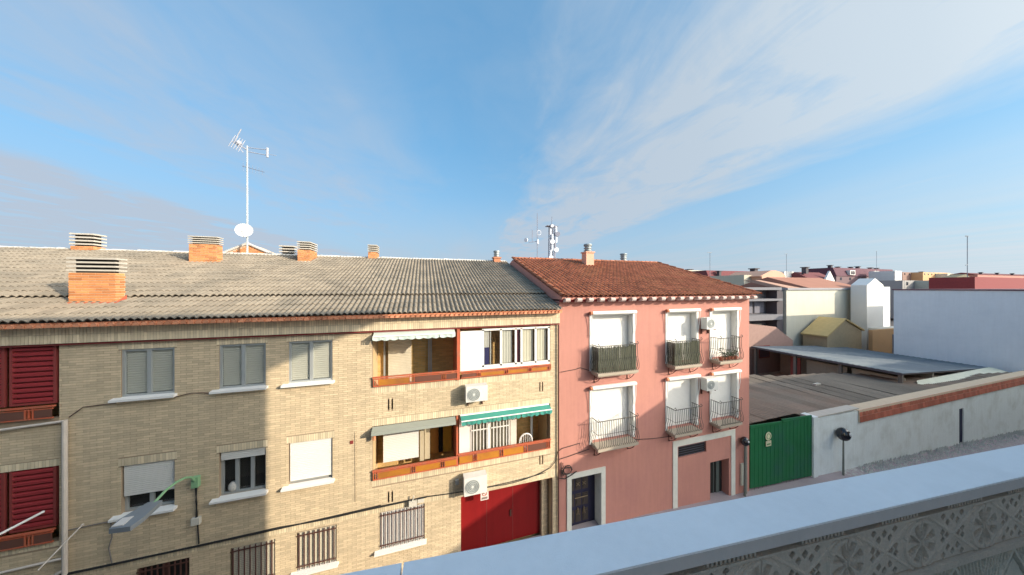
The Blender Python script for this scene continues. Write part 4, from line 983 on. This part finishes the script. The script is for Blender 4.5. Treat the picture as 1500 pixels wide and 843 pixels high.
# little gabled brick house
c = 21.3; A = px(1212, 494, c); B = px(1237, 469, c); C_ = px(1262, 485, c)
t = thing('yellow_gable_house', 'little house with a yellow lit tiled roof slope before the cream block', 'house', (B[0], 22, -10))
m = MB(); m.prism([(A[0], c, -10), (C_[0], c, -10), (C_[0], c, C_[1]), (B[0], c, B[1]), (A[0], c, A[1])], (0, 2.3, 0)); m.build('wall', M('ochre_block', (.46, .35, .22)), t)
m = MB(); m.prism([(A[0] - .3, c - .15, A[1]), (B[0], c - .15, B[1] + .05), (B[0], c - .15, B[1] + .2), (A[0] - .3, c - .15, A[1] + .15)], (0, 2.5, 0)); m.prism([(C_[0] + .3, c - .15, C_[1]), (B[0] + .01, c - .15, B[1] + .05), (B[0] + .01, c - .15, B[1] + .2), (C_[0] + .3, c - .15, C_[1] + .15)], (0, 2.5, 0)); m.build('roof', M('yellow_tile', (.60, .44, .20)), t)
A = px(1262, 486, 21.5); B = px(1300, 486, 21.5)
t = thing('orange_annex', 'low orange walled annex with a dark opening right of the little gable house', 'building', (A[0] + 2, 22, -10))
MB().box(A[0] + .1, B[0], 20.6, 20.95, -10, -5.3).build('wall', orange_r, t); wins(t, 20.6, [(A[0] + 4.4, B[0] - .3, -8.4, -6.0)], bluedark, 'opening', fargrey)
# grey terraced apartment building left of the cream block
c = 24.0; X0 = 33.0; X1 = px(1150, 430, c)[0]
t = thing('grey_terraced_building', 'grey apartment building with recessed terraces just right of the pink house', 'building', ((X0 + X1) / 2, 27, -10))
zz = [px(1130, y_, c)[1] for y_ in (432, 438, 460, 466, 500)]
m = MB(); m.box(X0, X1, c + 1.4, 33, -10.5, -.05); m.box(X0, X1, c, c + 1.4, -10.5, zz[4]); m.build('wall', M('shaded_render', (.14, .13, .14)), t)  # shade over the whole front is put into darker wall paint
m = MB(); m.box(X0, X1 - .6, c - .1, c + 1.4, zz[1] - .25, zz[1]); m.box(X0, X1 - .6, c - .1, c + 1.4, zz[3] - .25, zz[3] + .4); m.box(X0, X1 - .6, c + .0, c + 1.4, -.3, .02); m.build('terrace_slab', M('slab_shaded', (.20, .20, .22)), t)  # slabs darkened by the same painted shade
for i in range(4): 
    a = X0 + .4 + i * 2.1; MB().box(a, a + 1.7, c + 1.3, c + 1.38, zz[3] + .5, zz[1] - .4).build('window', M('window_shaded', (.20, .20, .24), .4), t)  # window colour darkened for the shaded front
MB().box(px(1119, 0, c)[0], px(1133, 0, c)[0], c + 1.3, c + 1.38, -6.4, -4.6).build('window', creamwall, t)
MB().box(px(1141, 0, c)[0], X1, c + .2, c + 1.4, -9, -.3).build('corner_shaft', fardark, t)
A = px(1097, 468, 22.6); B = px(1150, 500, 22.6)
t = thing('pinkish_outhouse', 'low pinkish outhouse with a sloping edge below the grey terraced building', 'outhouse', (A[0] + 3, 23, -10))
m = MB(); m.prism([(A[0] - 1, 22.6, -10), (B[0] + 1.4, 22.6, -10), (B[0] + 1.4, 22.6, B[1]), (px(1136, 0, 22.6)[0], 22.6, px(1136, 479, 22.6)[1]), (A[0] - 1, 22.6, px(1097, 473, 22.6)[1])], (0, 1.2, 0)); m.build('wall', M('faded_pink', (.34, .22, .19)), t)
wins(t, 22.6, [(A[0] + 1.6, A[0] + 3.3, -8.0, -6.6)], M('maroon_pane', (.12, .07, .09), .3), fm=redtrim)

# ------------------------------------------------------------------ skyline
def far(name, lab, cat, x0, x1, yt, Y, wm, rm=None, rh=0., dep=8., kind='gable', wn=0, sides=0):
    a, z = px(x0, yt, Y); b, _ = px(x1, yt, Y)
    if rm is not None: zt = z - rh
    else: zt = z
    t = thing(name, lab, cat, ((a + b) / 2, Y + dep / 2, -10))
    MB().box(a, b, Y, Y + dep, -12, zt).build('wall', wm, t)
    if rm is not None:
        m = MB()
        if kind == 'gable': roof_gable(m, a, b, Y, Y + dep, zt, rh, .3)
        elif kind == 'mansard': m.prism([(a - .3, Y - .3, zt), (a + .0, Y + 1.2, z), (a + .0, Y + dep - 1.2, z), (a - .3, Y + dep + .3, zt)], (b - a + .3, 0, 0))
        m.build('roof', rm, t)
    if wn:
        for i in range(wn):
            q = a + (b - a) * (i + .5) / wn; w_ = min(1.3, (b - a) / wn * .5); f = MB().box(q - w_ / 2, q + w_ / 2, Y - .05, Y + .02, zt - 1.9, zt - .6).build('window', M('far_pane', (.04, .045, .06), .2), t)
    return t, a, b, z
def vent(t, x, Y, z, w=.35, h=1.1):
    m = MB(); m.box(x - w, x + w, Y - w, Y + w, z - .5, z + h); m.box(x - w * 1.5, x + w * 1.5, Y - w * 1.5, Y + w * 1.5, z + h, z + h + .25); m.build('chimney', fardark, t)
t, a, b, z = far('pale_flat_block', 'pale flat roofed block far behind the right end of the pink roof', 'building', 1008, 1052, 396, 95, M('far_cream', (.60, .58, .48)), wn=6)
vent(t, a + 3, 97, z - .3, .8, .6)
t, a, b, z = far('maroon_roof_house', 'house with a long dark maroon roof right of the pink house ridge', 'house', 1040, 1118, 396, 62, maroon, maroon, 3.2, 10, 'mansard'); vent(t, b - 1, 64, z - .2, .7, 1.0); vent(t, a + 3.5, 62, z - 1.2, .4, .8)
t, a, b, z = far('cream_parapet_house', 'cream house with a stepped salmon parapet above the grey terraces', 'house', 1090, 1122, 403, 42, creamwall)
t, a, b, z = far('salmon_house', 'salmon rendered house with a rounded gable left of the brown roof', 'house', 1116, 1150, 405, 40, salmon)
m = MB(); m.prism([(a - .5, 40, z), (b + .5, 40, z), (b - 1, 40, z + .9), ((a + b) / 2 + .5, 40, z + 1.25), ((a + b) / 2 - .8, 40, z + 1.2), (a + .8, 40, z + .5)], (0, 7, 0)); m.build('gable', salmon, t)
t, a, b, z = far('white_rear_house', 'small white house front peeping above the brown roof', 'house', 1149, 1163, 398, 75, farwhite)
t, a, b, z = far('grey_roof_house', 'low house with a pale grey roof among the far roofs', 'house', 1163, 1188, 401, 78, fargrey, fargrey, 2.0)
t, a, b, z = far('maroon_cottage', 'maroon roofed cottage with a white triangular gable', 'house', 1184, 1219, 398, 70, maroon, maroon, 2.6); vent(t, a + 2, 72, z - .2, .7, 1.8)
A = px(1214, 411, 68); B = px(1228, 411, 68); m = MB(); m.prism([(A[0], 69, -5), (B[0], 69, -5), (B[0], 69, A[1]), ((A[0] + B[0]) / 2, 69, px(1221, 397, 68)[1]), (A[0], 69, A[1])], (0, .6, 0)); m.build('gable', farwhite, t)
t, a, b, z = far('long_dark_terrace', 'long terrace with a dark maroon roof and dormer windows on the skyline', 'building', 1225, 1312, 392, 82, M('far_maroon_wall', (.20, .13, .14)), M('dark_maroon', (.12, .05, .07)), 4.0, 12, 'mansard', wn=7)
for i in range(6): vent(t, a + (b - a) * (i + .5) / 6, 86 + i % 2, z - .3, .6, 1.0 + .5 * (i % 3 == 0))
for q in (.22, .62):
    x = a + (b - a) * q; m = MB(); m.box(x - 2, x + 2, 81.2, 83, z - 3.4, z - 1.2); d = m.build('dormer', farwhite, t); m = MB(); m.box(x - 1.4, x - .2, 81.1, 81.19, z - 3.1, z - 1.6); m.box(x + .2, x + 1.4, 81.1, 81.19, z - 3.1, z - 1.6); m.build('pane', fardark, d)
t, a, b, z = far('white_end_house', 'tall white end wall at the right of the dark terrace', 'house', 1311, 1321, 397, 72, farwhite)
t, a, b, z = far('brown_block', 'brown brick block on the skyline right of the white end wall', 'building', 1322, 1354, 399, 110, M('far_brown', (.28, .18, .15)), wn=5)
t, a, b, z = far('orange_block', 'long light orange block on the skyline', 'building', 1352, 1392, 399, 105, orange_r, wn=8); vent(t, a + 4, 107, z - .3, .7, .6)
t, a, b, z = far('cream_far_block', 'pale cream block right of the orange block on the skyline', 'building', 1388, 1420, 401, 100, M('far_cream', (.60, .58, .48)), wn=4)
t, a, b, z = far('grey_low_warehouse', 'low grey warehouse wall above the blank building', 'building', 1322, 1430, 411, 60, M('far_grey_wall', (.36, .35, .34)), wn=9)
t, a, b, z = far('white_cube_house', 'small white cube before the grey warehouse', 'building', 1372, 1383, 411, 55, M('far_cream', (.60, .58, .48)))
t = thing('olive_roof_barn', 'barn with a shallow dark olive gable roof on the skyline', 'barn', (px(1403, 0, 58)[0], 60, -10))
A = px(1380, 412, 56); B = px(1426, 410, 56); C_ = px(1415, 402, 56); m = MB(); m.prism([(A[0], 56, -10), (B[0], 56, -10), (B[0], 56, B[1]), (C_[0], 56, C_[1]), (A[0], 56, A[1])], (0, 3, 0)); m.build('wall', M('olive_roof', (.16, .15, .10)), t)
t, a, b, z = far('red_wall_hall', 'long dark red wall at the far right above the blank building', 'building', 1428, 1530, 406, 40, M('dark_red_wall', (.22, .045, .05)))
t, a, b, z = far('reddish_far_roofs', 'row of reddish roofs just above the long dark red wall', 'building', 1432, 1540, 399, 90, M('far_rosy', (.42, .20, .17)), maroon, 1.6, 12, 'gable')
for i in range(5): vent(t, a + (b - a) * (i + .5) / 5, 92, z - .8, .6, .8)
# houses hidden behind the grey roof still close the block
m = MB(); m.box(-60, 50, 120, 130, -12.5, 1.5); o = solo(m, 'distant_terrace', M('far_brown', (.28, .18, .15)), 'low distant brown terrace closing the view behind the grey roof', 'building', (0, 120, -10))

# antennas -----------------------------------------------------------------
def yagi(m, p, d, L, el, n, vert=False):
    p = Vector(p); d = Vector(d).normalized(); m.tube(p, p + d * L, .014, 5)
    e = Vector((0, 0, 1)) if vert else d.cross(Vector((0, 0, 1))).normalized()
    for i in range(n):
        q = p + d * L * (i + .3) / n; w = el * (1 - .3 * i / n); m.tube(q - e * w, q + e * w, .006, 4)
ax, ay = -8.38, 17.5
t = thing('rooftop_tv_antenna', 'tall white mast with television antennas and a round dish on the brick building', 'antenna', (ax, ay, 1.3))
m = MB(); m.tube((ax, ay, 1.3), (ax, ay, 7.05), .042, 8, .03); m.build('mast', M('mast_white', (.50, .54, .54), .5), t)
m = MB(); R = Vector((.955, -.296, 0)); base = Vector((ax, ay, 6.85)); E_ = base + R * 1.0 - Vector((0, 0, .22)); L_ = base - R * .75 + Vector((0, 0, .42))
m.tube(base + Vector((0, 0, .12)), E_ + Vector((0, 0, .22)), .020, 5); m.tube(base - Vector((0, 0, .08)), E_ + Vector((0, 0, -.05)), .020, 5); m.tube(E_ + Vector((0, 0, .32)), E_ - Vector((0, 0, .15)), .05, 6); m.tube(E_, E_ + R * .45 - Vector((0, 0, .06)), .012, 5)
m.tube(base, L_, .028, 6)
for k in range(5):
    q = base.lerp(L_, .35 + k * .16); m.tube(q - Vector((.10, .1, .28)), q + Vector((.18, -.1, .30)), .014, 5)
m.tube(L_ + R * .1, L_ + R * .45 + Vector((0, 0, .62)), .022, 5); m.tube(L_ + R * .1, L_ + R * .55 - Vector((0, 0, .55)), .020, 5)
m.ball(base - R * .42 + Vector((0, 0, .35)), .12, 5); m.build('upper_antenna', M('antenna_pale', (.42, .43, .48), .5), t)
m = MB(); yagi(m, Vector((ax, ay, 5.95)) - R * .25 + Vector((0, 0, .1)), R + Vector((0, 0, -.28)), 1.15, .22, 7, True); m.build('lower_antenna', M('antenna_dark', (.22, .24, .30), .5), t)
m = MB(); n = 22; c = Vector((ax + .02, ay - .30, 2.80)); nrm = Vector((.25, -.95, .2)).normalized(); u_ = nrm.cross(Vector((0, 0, 1))).normalized(); v_ = u_.cross(nrm)
rings = [[c - nrm * (.07 * (1 - (r / .34) ** 2)) + (u_ * cos(2 * pi * i / n) + v_ * sin(2 * pi * i / n)) * r for i in range(n)] for r in (.01, .13, .25, .34)]
for A, B in zip(rings, rings[1:]):
    for i in range(n): m.quad(A[i], A[(i + 1) % n], B[(i + 1) % n], B[i])
m.sm = True; dish = m.build('dish', M('dish_white', (.62, .62, .61), .5), t)
m = MB(); m.tube(c - v_ * .38, c + nrm * .35 - v_ * .2, .012, 5); m.ball(c + nrm * .35 - v_ * .2, .035, 4); m.tube(c - nrm * .07, (ax, ay, 2.7), .03, 5); m.build('feed_arm', alu, dish)

X, _ = px(808, 350, 60); t = thing('telecom_tower', 'lattice telecom tower crowded with white antenna drums behind the roofs', 'tower', (X, 60, -12))
zt = px(808, 330, 60)[1]; m = MB(); w = .55
for sx, sy in ((-1, -1), (1, -1), (1, 1), (-1, 1)): m.tube((X + sx * w * 1.4, 60 + sy * w, -12), (X + sx * w * .8, 60 + sy * w * .8, zt), .11, 5)
z = 0.
while z < zt - 1:
    for sy in (-1, 1): m.tube((X - w, 60 + sy * w, z), (X + w, 60 + sy * w, z + 1), .05, 4); m.tube((X + w, 60 + sy * w, z), (X - w, 60 + sy * w, z + 1), .05, 4)
    z += 1
m.tube((X, 60, zt), (X + .1, 60, zt + 1.9), .06, 5); m.box(X - 1.3, X + 1.3, 59.3, 60.7, zt - .4, zt - .25); m.build('lattice_frame', M('tower_grey', (.22, .22, .27)), t)
random.seed(11)
for k in range(16):
    z = 5.0 + (zt - 5.4) * k / 15; s = -1 if k % 2 else 1; q = X + s * random.uniform(.2, 1.0)
    m = MB()
    if k % 3 == 0: m.tube((q, 58.9, z), (q + .1, 59.4, z), random.uniform(.35, .6), 12)
    else: m.box(q - .16, q + .16, 58.9, 59.15, z - .8, z + .5)
    m.build('drum_antenna' if k % 3 == 0 else 'panel_antenna', M('panel_white', (.70, .72, .78)) if k % 4 else M('panel_grey', (.25, .26, .32)), t)
X, zt = px(787, 313, 55); t = thing('slim_radio_mast', 'slim radio mast with small dishes left of the telecom tower', 'mast', (X, 55, -12))
m = MB(); m.tube((X, 55, -12), (X, 55, zt), .10, 5, .05); m.tube((X - 1.9, 55, px(787, 356, 55)[1]), (X, 55, px(787, 354, 55)[1]), .06, 5); m.tube((X - 1.1, 55, px(787, 355, 55)[1]), (X - 1.1, 55, px(787, 337, 55)[1]), .05, 5); m.build('pole', M('tower_grey', (.22, .22, .27)), t)
m = MB(); m.tube((X - 2.6, 54.8, px(787, 353, 55)[1]), (X - 2.45, 54.9, px(787, 353, 55)[1]), .42, 12); m.build('dish', M('panel_white', (.70, .72, .78)), t)
m = MB(); m.path([(X + .45 * cos(a) + .4, 55, px(787, 341, 55)[1] + .5 * sin(a)) for a in [k * pi / 5 for k in range(11)]], .05, 4); m.tube((X, 54.8, 9.0), (X, 54.8, 9.9), .22, 6); m.build('loop', M('panel_white', (.70, .72, .78)), t)
for k, (x, yt, yb, Y, lab) in enumerate(((1417, 346, 402, 50, 'tall thin aerial with two crossbars on the right skyline'), (1040, 370, 398, 60, 'thin aerial just right of the pink roof'), (1284, 368, 395, 80, 'thin faint aerial above the dark terrace roof'), (1152, 372, 400, 70, 'short aerial above the small white house'))):
    X, zt = px(x, yt, Y); zb = px(x, yb, Y)[1]
    m = MB(); m.tube((X, Y, zb - 1.5), (X, Y, zt), .06 if k else .09, 5); 
    m.tube((X - 1.6 * (1 if k == 0 else .6), Y, zt - .1), (X + (.9 if k == 0 else .6), Y, zt), .07, 5)
    for q in range(5): m.tube((X - 1.4 + q * .5, Y, zt - .35), (X - 1.4 + q * .5, Y, zt + .15), .04, 4) if k == 0 else None
    if k == 0: m.tube((X - 1.3, Y, px(x, 389, Y)[1]), (X + .2, Y, px(x, 388, Y)[1]), .12, 5)
    solo(m, 'aerial', M('aerial_grey', (.30, .33, .36)), lab, 'antenna', (X, Y, zb), 'aerials on the far roofs')

# ------------------------------------------------------------------ our own side of the street
SK = radians(-5.1)
D0, D1, H1 = .917, 1.10, -1.0
OB = thing('terrace_building', 'own building with a roof terrace, upper storey and projecting roof slab', 'building', (0, 0, -9.7))
cK, sK = cos(SK), sin(SK)
def rot(p): return (p[0] * cK - p[1] * sK, p[0] * sK + p[1] * cK, p[2])
def rbox(m, x0, x1, y0, y1, z0, z1):
    v = [rot(p) for p in ((x0, y0, z0), (x1, y0, z0), (x1, y1, z0), (x0, y1, z0), (x0, y0, z1), (x1, y0, z1), (x1, y1, z1), (x0, y1, z1))]
    return m.mesh(v, [(0, 3, 2, 1), (4, 5, 6, 7), (0, 1, 5, 4), (1, 2, 6, 5), (2, 3, 7, 6), (3, 0, 4, 7)])
# end of the terrace wall seen from the shadow it throws on the brick facade
XW = 7.0
m = MB(); rbox(m, -30, XW, -9, 1.07, -9.9, -2.62); m.build('wall', creamwall, OB)
m = MB(); rbox(m, -30, XW, -9, 1.07, -2.62, -2.50); m.build('terrace_floor', M('terrace_tile', (.55, .50, .44)), OB)
m = MB(); rbox(m, XW - .25, XW, -3.4, 1.07, -2.49, 4.15); rbox(m, XW - .25, XW, -9, -3.4, -2.49, 5.36); rbox(m, -30, XW - .25, -9, -3.4, -2.49, 5.36); m.build('upper_wall', farwhite, OB)
ys = -2.2; xs_ = -1.56 + (10 - ys) * TS
m = MB(); m.box(-30, xs_, -9, ys, -1.17 + (10 - ys) * TZ, -.84 + (10 - ys) * TZ); m.build('roof_slab', farwhite, OB)
# parapet
PP = thing('terrace_parapet', 'parapet of moulded openwork tiles under a broad pale coping in the foreground', 'parapet', (0, 0, -2.5), rz=SK)
LOC[PP.name] = (0, 0, -2.5)
for a, b in ((-8, -2.0), (-2.0, -.172), (-.168, 6.95)):
    m = MB(); m.mesh([(a + .002, D0, H1 - .004), (b - .002, D0, H1 - .004), (b - .002, D1, H1), (a + .002, D1, H1), (a + .002, D0, H1 - .05), (b - .002, D0, H1 - .05), (b - .002, D1, H1 - .06), (a + .002, D1, H1 - .06)], [(0, 1, 2, 3), (4, 7, 6, 5), (0, 4, 5, 1), (1, 5, 6, 2), (2, 6, 7, 3), (3, 7, 4, 0)])
    o = m.build('coping', coping_m, PP)
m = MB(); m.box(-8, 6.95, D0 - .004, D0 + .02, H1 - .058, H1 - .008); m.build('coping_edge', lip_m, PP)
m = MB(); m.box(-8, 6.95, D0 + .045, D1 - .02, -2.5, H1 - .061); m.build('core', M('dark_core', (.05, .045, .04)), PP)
m = MB(); x = -1.0
while x < 4.2:
    ph_ = (x % .48) / .48
    if ph_ < .55: m.box(x, x + .010, D0 + .012, D0 + .044, H1 - .092, H1 - .0585)
    x += .021
m.build('vent_bars', lattice, PP, kind='stuff')
m = MB(); m.box(-8, 6.95, D0 + .006, D0 + .046, H1 - .102, H1 - .092); m.build('rail_moulding', lattice, PP)
def hmap(kind, w, h, nx, nz, mat):
    def f(u, v):        # u along, v up, both 0..1; metres of relief
        x, z = u * w, v * h; H = .0
        if kind == 0:
            best = 0
            for cx in (0, w):
                dx, dz = x - cx, z - h * .5; r = sqrt(dx * dx + dz * dz); R = h * .44
                if r < R + .012:
                    if abs(r - R) < .009: return .0
                    if r < R - .009:
                        a = atan2(dz, dx); pet = abs(sin(4 * a)); 
                        if r < .016: return .0
                        return -.016 * (1 if pet > .55 + .5 * (r / R - .5) ** 2 * 2 else .12)
            # spandrels: crossing ribs and groups of small triangular holes
            du = abs(u - .5) * w; dv = (v - .5) * h
            if abs(abs(dv) - du * .62) < .006: return -.002
            for hx, hz in ((0, .085), (.036, .062), (-.036, .062), (.07, .097), (-.07, .097), (.045, .0), (-.045, 0), (.075, .018), (.075, -.018), (-.075, .018), (-.075, -.018)):
                for s in (1, -1):
                    ddx, ddz = (u - .5) * w - hx, dv - hz * s
                    if abs(ddx) * 1.1 + abs(ddz) < .0165: return -.05
            return -.007
        else:
            du = abs(((u + .0) % 1.) - .5) * 2; q = v - (1 - du) * .95
            if v > .96: return 0
            if q < -.14: return -.003
            if q < -.04: return -.028
            if q < .06: return -.0
            a = (du * 9 + v * 3) % 1.
            return -.022 if a < .5 else -.006
    m = MB(); vs = []; fs = []
    for j in range(nz + 1):
        for i in range(nx + 1):
            u, v = i / nx, j / nz; e = min(u, 1 - u) * w
            H = f(u, v)
            if e < .0025 or min(v, 1 - v) * h < .003: H = -.012
            vs.append((u * w, -H, v * h))
    for j in range(nz):
        for i in range(nx):
            k = j * (nx + 1) + i; fs.append((k, k + 1, k + nx + 2, k + nx + 1))
    m.mesh(vs, fs); return m.data('lattice_tile', mat)
t0 = hmap(0, .48, .235, 110, 54, lattice); t1 = hmap(1, .48, .30, 96, 54, lattice2)
offx = 1.716 - .48 * 5
for i in range(12):
    xx = offx + .48 * i
    if xx < -.9: continue
    inst('lattice_tile', t0, PP, (xx, D0 + .006, H1 - .103 - .235)); inst('lattice_tile', t1, PP, (xx + .0, D0 + .006, H1 - .372 - .30))
m = MB(); m.box(-1.5, 6, D0 - .002, D0 + .044, H1 - .372, H1 - .340); m.build('band', lattice, PP)
# neighbour on our side whose roofline throws the slanting shadow
c1 = px(1000, 566); yb = .9; xB = c1[0] + (10 - yb) * TS; zB = c1[1] + (10 - yb) * TZ
NB = thing('neighbour_building', 'flat roofed neighbouring building on the near side of the street', 'building', (xB + 20, -5, -12))
MB().box(xB, xB + 60, -12, yb, -13, zB).build('wall', creamwall, NB)

# ------------------------------------------------------------------ lift everything so that the street lies near zero
for o in S.objects:
    if o.parent is None and o.type in ('MESH', 'EMPTY'): o.location.z += OZ
